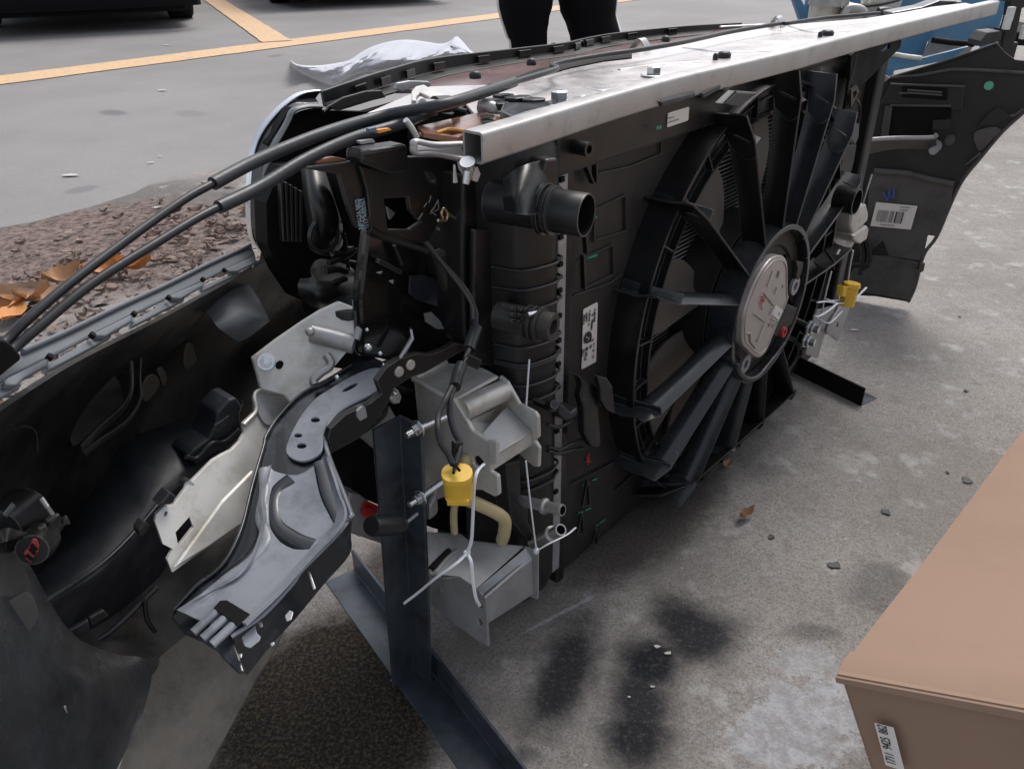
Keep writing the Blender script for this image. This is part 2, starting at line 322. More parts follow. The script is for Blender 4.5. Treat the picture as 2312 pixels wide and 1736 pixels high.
def asphalt_mat():
    m=bpy.data.materials.new('smooth_worn_asphalt'); m.use_nodes=True; t=m.node_tree; b=t.nodes['Principled BSDF']
    base=mixc(t,rng(t,nz(t,.9,8,.6),.35,.65),(.185,.175,.172),(.235,.224,.219))
    base=mixc(t,rng(t,nz(t,60,5,.8),.45,.65,0,.35),base,(.14,.14,.142))
    base=mixc(t,rng(t,nz(t,5,8,.75),.62,.74,0,.4),base,(.33,.32,.31))
    st=stain_nodes(t,[seg('A',(640,690),(770,720),.05,.7),seg('A',(1120,690),(1250,730),.06,.3),seg('A',(400,1210),(610,1160),.04,.5),seg('A',(1680,350),(1760,350),.07,.7)],nz(t,6,5,.7),.8,.3)
    base=mixc(t,st,base,(.085,.085,.095))
    t.links.new(base,b.inputs['Base Color']); b.inputs['Roughness'].default_value=.75
    bp=t.nodes.new('ShaderNodeBump'); bp.inputs['Strength'].default_value=.4; bp.inputs['Distance'].default_value=.004; t.links.new(nz(t,90,5,.8),bp.inputs['Height']); t.links.new(bp.outputs[0],b.inputs['Normal'])
    return m
def flat(name,pts,mat,z=None):
    mb=MB(); b=bmesh.new(); b.faces.new([b.verts.new(p) for p in pts]); bmesh.ops.recalc_face_normals(b,faces=b.faces)
    if b.faces[:][0].normal.z<0: bmesh.ops.reverse_faces(b,faces=b.faces)
    mb.join(b); o=mb.build(name,mat); o['kind']='structure'; return o
flat('ground',[Vector((x,y,0)) for x,y in((-600,-600),(600,-600),(600,900),(-600,900))],asphalt_mat())
ea=HZ('A',0,1430,0); eb=HZ('A',1170,1120,0); ed=(eb-ea).normalized(); en=Vector((ed.y,-ed.x,0))
edge=[]
for i in range(-60,420):
    p=ea+ed*(i*.08); edge.append(p+en*(noise.noise(Vector((i*.21,0,0)))*.09+noise.noise(Vector((i*.9,3,0)))*.035+noise.noise(Vector((i*1.9,8,0)))*.03)+Z*.004)
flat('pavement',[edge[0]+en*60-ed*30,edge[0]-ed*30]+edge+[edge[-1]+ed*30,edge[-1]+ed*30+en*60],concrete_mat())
M_PAINT=mat('orange_road_paint',(.62,.40,.22),.7,cvar=.10,scale=12,spots=((.33,.27,.21),.5),dscale=30)
def wob(a,b,wd,z,n=60,seed=0,wd2=None):
    d=(b-a); x=d.normalized().cross(Z); l=[];r=[]
    for i in range(n+1):
        p=a+d*i/n; e=noise.noise(Vector((i*.7,seed,0)))*.012; f=noise.noise(Vector((i*.7,seed+9,0)))*.012
        q=wd+((wd2 or wd)-wd)*i/n
        l.append(p+x*(q/2+e)+Z*z); r.append(p-x*(q/2+f)+Z*z)
    return l+r[::-1]
l1a=HZ('A',0,505,0); l1b=HZ('C',360,100,0); dl=(l1b-l1a)
w1_=(HZ('A',0,475,0)-HZ('A',0,530,0)).dot(Vector((-dl.y,dl.x,0)).normalized())
flat('parking_line',wob(l1a-dl*.6,l1b+dl*1.6,abs(w1_),.004,120),M_PAINT)
j=HZ('A',1730,266,0); k2=HZ('A',1345,10,0)
DIVD=(k2-j).normalized()
w2=abs((HZ('A',1270,0,0)-HZ('A',1400,0,0)).dot(Vector((-(k2-j).y,(k2-j).x,0)).normalized()))
flat('parking_line',wob(j,j+(k2-j)*1.9,w2*.95,.008,60,4),M_PAINT)
# ---------------------------------------------------------------- leaf litter and loose bits
M_LIT=mat('brown_leaf_litter',(.22,.158,.132),.85,cvar=.55,scale=30,spots=((.14,.09,.07),.45),dscale=40)
mb=MB(); b=bmesh.new()
def leaf(b,c,s,rz,curl,tilt=0):
    rows=[]
    for i in range(5):
        u=(i/4-.5)*2; wv=(1-u*u)*.42+.03
        rows.append([Vector((u*s,v*wv*s,abs(v)*curl*s*.5+u*u*curl*s*.6)) for v in(-1,0,1)])
    R=Matrix.Rotation(rz,3,'Z')@Matrix.Rotation(tilt,3,'X')
    V=[[b.verts.new(c+R@q) for q in r] for r in rows]
    for i in range(4):
        for k in range(2): b.faces.new((V[i][k],V[i][k+1],V[i+1][k+1],V[i+1][k]))
for i in range(9000):
    t_=random.uniform(-1.2,6.0); off=abs(random.gauss(0,.42))+.02
    q=.30+random.gauss(.40,.26)
    if q<.12: continue
    c=ea+ed*(random.uniform(-1.0,5.5)); c=c+en*q
    leaf(b,Vector((c.x,c.y,.008+random.random()*.012)),random.choice((.005,.007,.009,.013,.019)),random.uniform(0,6.3),random.uniform(-.2,.9),random.uniform(-.5,.5))
mb.join(b); o=mb.build('leaf_litter',M_LIT); o['kind']='stuff'; tag(o,'band of crumbled brown leaf litter lying along the edge of the asphalt','leaf litter')
M_LEAF=mat('dry_orange_leaf',(.50,.20,.05),.6,cvar=.3,scale=60,spots=((.50,.33,.16),.4))
M_LEAF2=mat('pale_dry_leaf',(.50,.30,.165),.6,cvar=.35,scale=40,spots=((.26,.17,.12),.5))
def bigleaf(k,x,y,s,rz,curl,mt,label,tilt=0,z=.02):
    p=HZ(k,x,y,z); mb=MB(); b=bmesh.new(); rows=[]
    for i in range(9):
        u=(i/8-.5)*2; wv=(1-abs(u)**1.8)*.48+.02
        rows.append([Vector((u*s,v*wv*s*(1+.12*math.sin(7*u+v)),(abs(v)**1.5)*curl*s*.45+u*u*curl*s*.5+.05*s*math.sin(9*u*v+i))) for v in(-1,-.5,0,.5,1)])
    R=Matrix.Rotation(rz,3,'Z')@Matrix.Rotation(tilt,3,'X')
    mb.grid([[p+R@q for q in r] for r in rows]); o=mb.build('fallen_leaf',mt,smooth=60); tag(o,label,'leaf','fallen leaves beside the kerb'); return o
bigleaf('E',180,560,.058,.25,.9,M_LEAF2,'large pale orange curled leaf at the left edge of the photo',.3)
bigleaf('E',430,420,.045,1.0,1.0,M_LEAF2,'large tan leaf standing up behind the cables near the left edge',.5,.03)
bigleaf('E',715,355,.045,.9,.8,M_LEAF,'small vivid orange leaf seen between the two cables',.4)
bigleaf('E',960,340,.045,.1,1.1,M_LEAF,'crumpled orange leaf right of the two cables, nearest the grille',.2)
bigleaf('E',20,610,.05,.4,.5,M_LEAF,'dark orange leaf cut by the left edge of the photo',.2)
bigleaf('E',330,560,.06,.2,.6,M_LEAF2,'tan leaf just right of the largest leaf',.1)
bigleaf('E',90,660,.05,1.7,.3,M_LEAF,'small rust coloured leaf below the largest leaf',.1)
bigleaf('M',1390,1425,.011,.9,.8,M_LEAF2,'tiny tan leaf on concrete beneath the fan shroud',.2,.008)['group']='small litter on the concrete'
bigleaf('X',1608,1115,.014,.6,1.2,M_LEAF2,'small brown curled leaf on open concrete beyond the cable tied bracket',.2,.008)['group']='small litter on the concrete'
M_FRAG=mat('torn_black_film',(.03,.03,.03),.6)
for k,x,y,s,lab in(('Q',360,748,.008,'ragged black scrap nearest the cardboard box corner'),('Q',597,510,.0065,'square black scrap on open concrete'),('Q',960,367,.0075,'flat black scrap closest to the box top edge'),
                 ('Q',872,332,.003,'tiny black scrap left of the flat black scrap'),('Q',80,620,.004,'dark grey scrap furthest from the box'),('N',2150,1210,.004,'thin black sliver right of the dark foot end'),('N',2105,680,.003,'black speck on concrete level with the motor')):
    p=HZ(k,x,y,.005); mb=MB(); n=9
    mb.poly([p+Vector((math.cos(a)*s*q,math.sin(a)*s*q,.001*random.random())) for a,q in [(2*math.pi*i/n,random.uniform(.5,1.3)) for i in range(n)]],Z*.0008)
    tag(mb.build('black_scrap',M_FRAG),lab,'scrap','small litter on the concrete')
M_CHIP=mat('pale_chip',(.5,.47,.45),.8)
for k,x,y,s,lab in(('A',1045,283,.03,'white paper scrap on asphalt short of the parked car'),('A',940,1015,.013,'white chip on asphalt above the thicker cable'),('A',995,975,.008,'tiny white chip beside the larger white chip'),
   ('A',430,1095,.03,'long pinkish scrap on asphalt near the left edge'),('A',1178,362,.018,'white speck lying on the orange line'),('A',985,1295,.02,'cream chip where asphalt meets the litter'),('A',1010,565,.03,'thin pale sliver in the middle of the asphalt'),
   ('O',1190,805,.0045,'white chip at the notch of the black stain'),('O',1260,850,.005,'pale chip beside the notch of the black stain'),('O',990,1155,.002,'white crumb inside the black stain'),('O',1155,1085,.003,'white crumb below the notch of the black stain'),('N',1350,775,.009,'curved pale sliver right of the far bracket')):
    p=HZ(k,x,y,.005); mb=MB(); n=8
    mb.poly([p+Vector((math.cos(a)*s*q,math.sin(a)*s*q*.5,0)) for a,q in [(2*math.pi*i/n,random.uniform(.5,1.2)) for i in range(n)]],Z*.001)
    tag(mb.build('pale_chip',M_CHIP),lab,'chip','pale chips on the ground')
# plastic bag on the asphalt
def bag():
    top=[(430,375),(480,405),(600,410),(720,395),(800,375),(870,330),(960,285),(1080,255),(1180,250),(1280,262),(1370,275),(1430,255),(1468,228),(1510,265),(1560,320),(1620,350)]
    bot=[(430,380),(450,410),(490,440),(540,465),(600,490),(700,520),(780,480),(860,450),(960,440),(1080,430),(1180,420),(1280,400),(1370,385),(1450,370),(1560,350),(1640,352)]
    rows=[]; nn=14
    A_=cat([HZ('B',x,y,.01) for x,y in bot],4); 
    base=cat([HZ('B',x,y,.01) for x,y in top],4)
    # lift the far edge so the bag keeps its height: same outline, nearer
    for i in range(nn+1):
        f=i/nn; r=[]
        for q,(p0,p1) in enumerate(zip(A_,base)):
            p=p0.lerp(p1,f); h=.09*math.sin(math.pi*min(1,f*1.0))*(.45+.55*noise.noise(Vector((q*.16,f*2,0)))+.4)
            e=noise.noise(Vector((q*.33,f*5,1)))*.022+noise.noise(Vector((q*.9,f*11,4)))*.008
            hh=max(0,h+e*math.sin(math.pi*f))
            # move along the view ray so the silhouette is kept
            d=(EYE-p).normalized(); p=p+d*(hh/max(.05,d.z)); r.append(p)
        rows.append(r)
    mb=MB(); mb.grid(rows); tag(mb.build('plastic_bag',M_BAG,smooth=25),'crumpled translucent white plastic bag lying on asphalt behind the grille','bag')
bag()
# ---------------------------------------------------------------- cardboard box, tipped up on its long lower edge
e1=Vector((.70333,.71086,-.00235)); e2=Vector((.62783,-.61962,.47105)); e3=Vector((.33339,-.33278,-.88210))
bc=HZ('Q',385,1245,.262); BL,BW,BH=1.15,.46,.285
def cardboard_box():
    t=thing('cardboard_box','brown cardboard carton at the right edge with a small white number label','box')
    b0=bc+e1*BL/2+e2*BW/2+e3*BH/2
    MB().box(b0,e1*BL,e2*BW,e3*BH).build('carton',M_CARD,t,bevel=.004)
    # top flap sheet with rounded fold over the short end
    up=-e3
    def Q(u,v,h): return bc+e1*u+e2*v+up*h
    MB().grid([[Q(u,v,.0035+.0015*noise.noise(Vector((u*9,v*9,0)))) for u in(-.002,.05,.15,.3,.6,.9,1.15)] for v in(.001,.1,.2,.3,.46)],.002).build('top_flap',M_CARD,t,smooth=40)
    rows=[]
    for i in range(13):
        v=i/12*.46
        lift=.003+.004*max(0,math.sin((v-.06)*9))*(v>.06)
        rows.append([Q(.022+(.004 if v>.07 else 0),v,.0055),Q(.008,v,.0052),Q(-.004,v,.002),Q(-.0042-lift*.2,v,-.0015-.0012*math.sin(v*11))])
    MB().grid(rows,.0022).build('end_fold',M_CARD,t,smooth=50)
    pl=plane3(bc-e1*.006,bc-e1*.006+e2,bc-e1*.006+e3)
    cs=on(pl,'Q',[(545,1450),(632,1472),(682,1668),(596,1640)])
    lb=MB().poly(cs,-e1*.0006).build('number_label',M_WHITE,t,bevel=.0003)
    xd=(cs[1]-cs[2]).normalized(); yd=(cs[0]-cs[1]); yd=(yd-xd*yd.dot(xd)).normalized()
    lettering('1711  9425  862',cs[2]+yd*.0045+xd*.004-e1*.0012,xd,yd,.0088,M_INK,lb,stretch=(cs[1]-cs[2]).length*.88)
    return t
def lettering(txt,org,xd,yd,size,mt,parent,stretch=None,name='lettering',nrm=None,bold=0):
    cu=bpy.data.curves.new('t','FONT'); cu.body=txt; cu.size=size; cu.extrude=.00008; cu.offset=bold
    ob=bpy.data.objects.new('t',cu); COL.objects.link(ob); bpy.context.view_layer.update()
    me=bpy.data.meshes.new_from_object(ob.evaluated_get(bpy.context.evaluated_depsgraph_get()))
    bpy.data.objects.remove(ob); 
    xs=[v.co.x for v in me.vertices] or [0,1]; k=(stretch/(max(xs)-min(xs))) if stretch else 1
    zd=xd.cross(yd).normalized()
    for v in me.vertices: c=v.co.copy(); v.co=org+xd*((c.x-min(xs))*k)+yd*c.y+zd*c.z
    o=bpy.data.objects.new(name,me); COL.objects.link(o); me.materials.clear(); me.materials.append(mt); o.parent=parent
    return o
cardboard_box()
# ================================================================ radiator module
def sn(k,x,y,n): p=PN(k,x,y,n); return (p-HUB).dot(U),p.z
rad=thing('radiator_module','black car radiator module with a round spoked fan shroud and silver motor plate','radiator')
# core and closed body behind the fan
MB().box(L(-.03,.15,.29),U*.80,N*.10,Z*.54).build('core_housing',M_DK,rad)
MB().box(L(-.03,.094,.29),U*.76,N*.008,Z*.53).build('cooling_fins',M_FINS,rad)
# --- fan shroud plate with round opening
def circ(r,n,a0=0,a1=2*math.pi,k=72,zc=None):
    out=[]
    for i in range(k):
        a=a0+(a1-a0)*i/k; s=r*math.cos(a); z=.267+r*math.sin(a)
        if zc: z=min(max(z,zc[0]),zc[1])
        out.append(L(s,n,z))
    return out
HC=.267+.012   # height of the fan ring centre
sL=sn('G',905,900,.068)[0]; sR=.40
def rect(n,a,b,c,d): return [L(a,n,c),L(b,n,c),L(b,n,d),L(a,n,d)]
MB().poly(rect(.068,sL,sR,.014,.558),N*.004,[circ(.2415,.068,zc=(.0165,.55))]).build('shroud_plate',M_PLV,rad,bevel=.0012)
mb=MB()
def band(r,n0,n1,th=.0026):
    pts=lambda rr,nn:[L(rr*math.cos(a),nn,max(.267+rr*math.sin(a),.016)) for a in[2*math.pi*q/120 for q in range(120)]]
    mb.grid([pts(r,n0),pts(r+th,n0),pts(r+th,n1),pts(r,n1),pts(r,n0)],close=True)
band(.2405,.034,.080); band(.2715,.032,.069); band(.257,.040,.0425,.0015)
mb.grid([[L(rr*math.cos(a),.045,max(.267+rr*math.sin(a),.017)) for a in[2*math.pi*q/120 for q in range(120)]] for rr in(.242,.2715)],.0015,close=True)
for i in range(30):
    a=2*math.pi*(i+.4)/30
    rd=U*math.cos(a)+Z*math.sin(a); tg=-U*math.sin(a)+Z*math.cos(a)
    mb.box(L(0,.040,.267)+rd*.2572,rd*.029,N*.010,tg*.002)
mb.build('shroud_ring',M_PL,rad,smooth=40,bevel=.0006)
# --- spokes
SP=[(160.5,.258),(140.3,.261),(116.8,.256),(93,.258),(70,.253),(47,.25),(23,.262),(-.5,.207),(-28,.23),(-54.3,.24),(-79.5,.205),(-104,.204),(-127.5,.252),(-149.3,.262),(-171,.265)]
for th,ro in SP:
    a=math.radians(th); rd=U*math.cos(a)+Z*math.sin(a); tg=-U*math.sin(a)+Z*math.cos(a)
    def P(r,n,t): return L(0,n,.267)+rd*r+tg*t
    low= -175<th<-50 or th>150
    cur=.010 if (th<-120 or th>150) else .0045
    def bow(n): 
        v=n/.034; return cur*(1-(2*v-1)**2)*(-1)
    mb=MB(); rows=[]
    for i in range(9):
        r=.098+(ro-.098)*i/8
        rows.append([P(r,.034*j/6*(1-.10*math.sin(math.pi*i/8)),bow(.034*j/6)) for j in range(7)])
    mb.grid(rows,.0024)
    # outer elbow running back over the drum wall to the plate
    zlim=.018 if ro>.24 else .062
    rows=[]
    for j_ in range(10):
        n=.068*j_/9; r=[]
        ra_=ro-.026*max(0,1-abs(n-.012)/.03) if n<.034 else ro+(.2735-ro)*min(1,(n-.034)/.01)
        ra_=min(ra_,ro) if n<.034 else max(ra_,.2735)
        rb_=(ro+.004 if j_==0 else max(ro,.268)+.022)
        for i in range(5):
            p=P(ra_+(rb_-ra_)*i/4,n,bow(min(n,.034))*.5)
            p.z=min(max(p.z,zlim),.56); r.append(p)
        rows.append(r)
    mb.grid(rows,.0024)
    lip=[]
    for j_ in range(8):
        n=.066*j_/7; rq=ro+(.2735-ro)*min(1,n/.05); lip.append([P(rq,n,q) for q in(.001,-.006,-.011)])
    for r in lip:
        for p in r: p.z=min(max(p.z,zlim),.56)
    mb.grid(lip,.002)
    o=mb.build('spoke',M_PLB if (th<-100 or th>150 or 20<th<72) else M_PL,rad,smooth=35,bevel=.0005)
# floor flange that joins the lower spokes
MB().poly([L(-.16,.0,.0705),L(.14,0,.0705),L(.20,.030,.052),L(.22,.066,.040),L(-.20,.066,.040),L(-.19,.030,.052)],Z*.003).build('bottom_flange',M_PLD,rad,bevel=.001)
# --- hub ring, motor and its plate
MB().lathe(L(0,0,.267),N,[(0,.100),(0,.1065),(.036,.1085),(.036,.103),(.012,.100),(.012,.098),(0,.100)],seg=72,ref=U).build('hub_ring',M_PLB,rad,smooth=35,bevel=.0006)
MB().lathe(L(0,0,.267),N,[(.016,0),(.016,.075),(.013,.078),(.013,.098),(.036,.1)],seg=72,ref=U).build('motor_dish',M_PLV,rad,smooth=35)
MB().lathe(L(0,0,.267),N,[(.038,.100),(.038,.1095),(.085,.112),(.085,.05)],seg=72,ref=U).build('fan_hub',M_PLD,rad,smooth=35)
cv=[(545,335),(590,370),(607,440),(610,560),(612,700),(620,745),(600,800),(560,900),(500,1030),(440,1180),(390,1290),(330,1345),(280,1330),(205,1260),(165,1210),(158,1080),(175,930),(215,790),(265,650),(330,520),(400,420),(470,350)]
pc=cat(pn('R2',cv,-.008),3,True)
mot=MB().poly(pc,N*.012).build('motor_plate',M_COVER,rad,bevel=.002,seg=3)
cc=sum(pc,Vector())/len(pc)
MB().poly([cc+(p-cc)*.93-N*.0012 for p in pc],N*.002,[[cc+(p-cc)*.90-N*.0012 for p in pc]]).build('pressed_rim',M_COVER,mot,bevel=.0004)
for a_,b_ in (((465,490),(405,650)),((525,490),(505,560)),((505,650),(480,720)),((370,710),(465,830)),((270,910),(380,995)),((375,1020),(315,1175)),((235,1100),(240,1190)),((240,1190),(285,1250)),((460,860),(430,930)),((190,1100),(235,1105)),((440,960),(500,985))):
    a3=PN('R2',*a_,-.0088); b3=PN('R2',*b_,-.0088)
    MB().tube([a3,a3.lerp(b3,.5),b3],.0016,8,flat=(1,.6)).build('pressed_rib',M_COVER,mot,smooth=50)
for x,y in((567,640),(430,1020),(465,1030),(310,1170)):
    p=PN('R2',x,y,-.0088); MB().box(p,U*.006,Z*.0035,N*.001).build('pad',M_ALU,mot)
stk=MB().poly(pn('R2',[(490,820),(560,880),(515,978),(455,920)],-.0092),N*.001).build('motor_sticker',M_WHITE,rad)
MB().box(PN('R2',520,915,-.0096),U*.004,Z*.004,N*.0003).build('print_block',M_GINK,stk)
def strokes(k,lines,n,wd,mt,parent,name,nrm=None):
    mb=MB()
    for l in lines:
        ps=[PN(k,x,y,n) for x,y in l]
        for a_,b_ in zip(ps,ps[1:]): mb.beam(a_,b_,N,wd,.0004)
    return mb.build(name,mt,parent)
strokes('R2',[[(340,740),(375,755),(345,780)],[(345,790),(375,775),(365,800)],[(330,800),(345,830),(350,865),(360,870)],[(372,740),(360,800),(338,820)]],-.0093,.0011,M_RED,mot,'red_scribble')
# motor mounts, connector and wiring
for x,y,n in((685,640,.004),(195,1410,.004),(345,410,.006)):
    MB().lathe(PN('R2',x,y,n),N,[(0,.006),(0,.013),(.004,.013),(.004,.006),(0,.006)],seg=20).build('mount_eyelet',M_SHEET,rad,smooth=40)
MB().poly(pn('R2',[(620,820),(705,855),(650,1010),(560,1090),(500,1140),(470,1120),(590,870)],.0),N*.014).build('motor_connector',M_PLV,rad,bevel=.002)
MB().lathe(PN('R2',578,1095,-.004),N,[(0,.004),(0,.0075),(.008,.0075),(.008,.004),(0,.004)],seg=20).build('red_seal',M_RED,rad,smooth=40)
MB().poly(pn('R2',[(690,390),(765,400),(755,470),(715,580),(690,560),(705,470)],.003),N*.006).build('motor_bracket',M_PLV,rad,bevel=.001)
MB().poly(pn('R2',[(590,330),(640,380),(690,400),(700,640),(760,760),(730,850),(650,830),(620,740),(612,560)],.008),N*.004).build('dark_recess',M_DK,rad)
for pts in ([(590,1120),(660,1150),(700,1200),(760,1230),(830,1225)],[(600,1150),(680,1190),(740,1280),(730,1330)],[(700,1210),(700,1300),(640,1420),(610,1500)],[(760,1240),(680,1370),(600,1480),(640,1560)]):
    MB().tube(cat([PN('R2',x,y,.02) for x,y in pts],5),.0025,8).build('wire',M_RUB,rad,smooth=60)
# lower lip of the hub housing
MB().tube(cat([PN('R2',x,y,-.002) for x,y in((95,1400),(120,1490),(190,1545),(270,1545),(350,1490),(470,1340),(570,1205))],4),[.002]+[.0042]*20+[.003]*4,8).build('hub_lip',M_PLB,rad,smooth=60)
# --- fan blades
for i in range(9):
    a0=math.radians(118+i*40); rows=[]
    for q in range(7):
        r=.108+(.236-.108)*q/6; f=q/6
        half=math.radians((7.5+5.5*math.sin(math.pi*min(1,f*.85+.12)))*(1 if f<.8 else .93))
        r_=[]
        for p in range(7):
            v=p/6*2-1; a=a0+half*v+math.radians(10*f*f)
            r_.append(L(0,.062-.010*v*(1-.3*f)+.003*math.cos(v*2),.267)+(U*math.cos(a)+Z*math.sin(a))*r)
        rows.append(r_)
    MB().grid(rows,.003).build('fan_blade',M_BLADE,rad,smooth=50)
MB().lathe(L(0,0,.267),N,[(.066,.234),(.066,.2375),(.078,.2375),(.078,.234),(.066,.234)],seg=96,ref=U).build('blade_ring',M_SHEET,rad,smooth=40)
# --- left side tank
s0,_=sn('G',440,900,.060); s1,_=sn('G',815,900,.052)
def tank():
    sec=[(s0-.004,.12),(s0-.002,.075),(s0+.006,.052),(s0+.018,.044),(s1-.022,.040),(s1-.010,.044),(s1,.054),(s1,.12)]
    rows=[]
    zs=[.04,.06,.12,.2,.3,.4,.47,.50,.535,.55]; 
    for z in zs:
        k=1 if .05<z<.54 else .55
        rows.append([L(s,n if n>.06 else .06-(.06-n)*k,z) for s,n in sec])
    mb=MB(); mb.grid(rows); t=mb.build('side_tank',M_PLD,rad,smooth=50,bevel=.003,seg=3)
    zr=[sn('G',650,y,.044)[1] for y in(960,1100,1245,1510,1630)]+[sn('K',1850,y,.044)[1] for y in(455,610,745,1400,1480)]
    for z in zr:
        MB().tube(cat([L(s,n-.002,z-(s-s0)*.04) for s,n in sec[1:]],4),.0014,8).build('reinforcing_rib',M_PL,t,smooth=60)
    return t,zr
TK,zr=tank()
# crimped aluminium edge of the core
sa,_=sn('G',822,900,.050); sb,_=sn('G',882,900,.050)
st=MB().box(L((sa+sb)/2,.052,.30),U*(sb-sa),N*.004,Z*.50).build('crimped_edge',M_SHEET,rad,bevel=.001)
mb=MB()
for i in range(17): mb.box(L(sa+.002,.049,.115+i*.0262),U*.006,N*.003,Z*.005)
mb.build('crimp_notches',M_DK,st,bevel=.0006)
MB().box(L(sb+.008,.062,.29),U*.014,N*.016,Z*.54).build('seal_channel',M_PL,rad,bevel=.002)
# --- ports on the tank
def port(k,cx,cy,n,r,ln_,tilt=.2,flange=None,mt=M_PL,name='hose_port',wall=.12,ax=None,rb=None):
    c=PN(k,cx,cy,n); a=ax or (N-U*tilt); a.normalize()
    pr=[(.0,r*(1-wall)),(0,r*.97),(.0015,r),(ln_*.18,r*1.0)]
    if flange: 
        for f0,f1,fr in flange: pr+=[(f0-.0001,r*1.0),(f0,fr),(f1,fr),(f1+.0001,r*1.0)]
    pr+=[(ln_,rb or r),(ln_,0.001)]
    pr2=[(.0,r*(1-wall)),(ln_*.8,r*(1-wall)),(ln_*.8,0)]
    o=MB().lathe(c,a,pr,40).build(name,mt,rad,smooth=35)
    MB().lathe(c,a,pr2[::-1],40).build('bore',M_DK if mt is M_PL else mt,o,smooth=35)
    return o
port('G',1025,590,-.022,.0172,.085,.22,[(.027,.031,.0195),(.034,.038,.0205)],wall=.09)
port('G',790,1390,.004,.0125,.055,.22,[(.011,.0135,.0155),(.017,.0195,.0152),(.023,.0255,.015)],mt=M_PLV,wall=.42,name='small_hose_port')
MB().tube([PN('G',600,1300,.02),PN('G',680,1285,.018)],.0028,8).build('spring_clip',M_ZINC,rad,smooth=50)
# tank neck shoulder above the big port, glossy
MB().grid(surf([[PN('G',430,330,.05),PN('G',520,260,.035),PN('G',640,210,.03),PN('G',760,190,.04)],[PN('G',425,440,.045),PN('G',520,380,.02),PN('G',640,340,.018),PN('G',790,300,.035)],[PN('G',425,470,.04),PN('G',520,460,.012),PN('G',640,440,.010),PN('G',800,400,.03)],[PN('G',430,560,.04),PN('G',540,580,.004),PN('G',660,580,.004),PN('G',800,500,.03)]],5,5),.003).build('tank_shoulder',M_PL,rad,smooth=60)
MB().poly(pn('G',[(690,330),(745,190),(820,180),(820,380),(780,400),(700,390)],.028),N*.02).build('port_gusset',M_PLD,rad,bevel=.002)
# silver coolant stubs low on the tank
def stub(p0,p1,r,coll):
    a=(p1-p0); ln_=a.length; a.normalize()
    o=MB().lathe(p0,a,[(0,r*.78),(0,r),(.002,r*1.08),(.005,r),(coll-.0015,r),(coll,r*1.42),(coll+.003,r*1.42),(coll+.0045,r),(ln_,r),(ln_,0)],32).build('coolant_stub',M_ALU,rad,smooth=35)
    MB().lathe(p0,a,[(0,r*.78),(ln_*.7,r*.78),(ln_*.7,0)][::-1],32).build('bore',M_DK,o,smooth=35)
stub(PN('L',1803,480,-.015),PN('L',1500,410,.035),.0056,.020)
stub(PN('L',1790,618,-.015),PN('L',1590,715,.03),.0058,.019)
MB().poly(pn('L',[(1400,150),(1500,120),(1510,350),(1470,430),(1560,470),(1560,560),(1640,740),(1560,700),(1440,560),(1420,400)],.03),N*.02).build('stub_bracket',M_PLD,rad,bevel=.002)
# --- details on the shroud plate: pockets, pins, V struts, marker dashes
def outline(k,pts,n,wd,mt,name,parent=rad,closed=True,h=.003):
    ps=pn(k,pts,n); mb=MB()
    if closed: ps=ps+[ps[0]]
    for a_,b_ in zip(ps,ps[1:]): mb.beam(a_,b_,N,wd,h)
    return mb.build(name,mt,parent,bevel=.0004)
outline('G',[(1080,550),(1300,445),(1305,700),(1075,770)],.0655,.0022,M_PLV,'raised_pocket')
outline('G',[(1010,890),(1210,800),(1215,1010),(1010,1110)],.0655,.0022,M_PLV,'raised_pocket')
outline('G',[(1000,190),(1240,110),(1560,0)],.0655,.0012,M_PLD,'moulded_line',closed=False)
outline('G',[(1555,0),(1550,150),(1330,240),(1100,290)],.0655,.0012,M_PLD,'moulded_line',closed=False)
outline('M',[(300,210),(560,120),(640,60)],.0655,.0012,M_PLD,'moulded_line',closed=False)
for a_,b_ in(((985,160),(1065,360)),((1080,70),(1085,355)),((1012,740),(1020,860)),((995,870),(1005,1115))): MB().beam(PN('G',*a_,.060),PN('G',*b_,.060),N,.0022,.006).build('support_strut',M_PL,rad,bevel=.0004)
MB().lathe(PN('G',1045,120,.03),N,[(0,.0035),(0,.0062),(.028,.0062)],20).build('locating_pin',M_PL,rad,smooth=40)
for l in ([[(1088,102),(1112,98)],[(1128,95),(1150,88),(1163,108)]],[[(972,903),(1000,900)],[(1005,903),(1025,896)],[(1035,892),(1100,872)]],[[(1078,610),(1098,603)]]):
    strokes('G',l,.0655,.0022,M_GREEN,rad,'green_mark')
strokes('C',[[(1335,805),(1345,795)],[(1352,790),(1362,802)]],.037,.003,M_GREEN,rad,'green_mark')
strokes('D',[[(840,590),(862,575)]],.045,.004,M_GREEN,rad,'green_mark')
strokes('H',[[(1302,625),(1325,607)]],.045,.003,M_GREEN,rad,'green_mark')
strokes('M',[[(365,1565),(388,1558)],[(395,1555),(412,1560)],[(435,1530),(468,1518)],],.0655,.0022,M_GREEN,rad,'green_mark')
strokes('L',[[(1915,500),(1950,490)],[(1965,480),(2005,462)],[(2040,590),(2055,582)],[(2065,572),(2105,545)]],.0655,.0022,M_GREEN,rad,'green_mark')
strokes('M',[[(395,1360),(405,1420)],[(412,1335),(405,1390),(425,1400)],[(385,1400),(420,1375)]],.0655,.0015,M_RED,rad,'red_mark')
# lower V braces near the bottom of the plate
for a_,b_ in(((1975,260),(1940,450)),((1980,290),(1990,440)),((1935,500),(1900,640)),((1940,510),(1945,640)),((2035,610),(2010,720)),((2040,610),(2045,720)),((1940,450),(1990,440))): MB().beam(PN('L',*a_,.062),PN('L',*b_,.062),N,.0016,.004).build('support_strut',M_PL,rad,bevel=.0004)
outline('M',[(280,1560),(580,1400),(760,1440),(600,1600)],.0655,.0015,M_PLD,'moulded_line',closed=False)
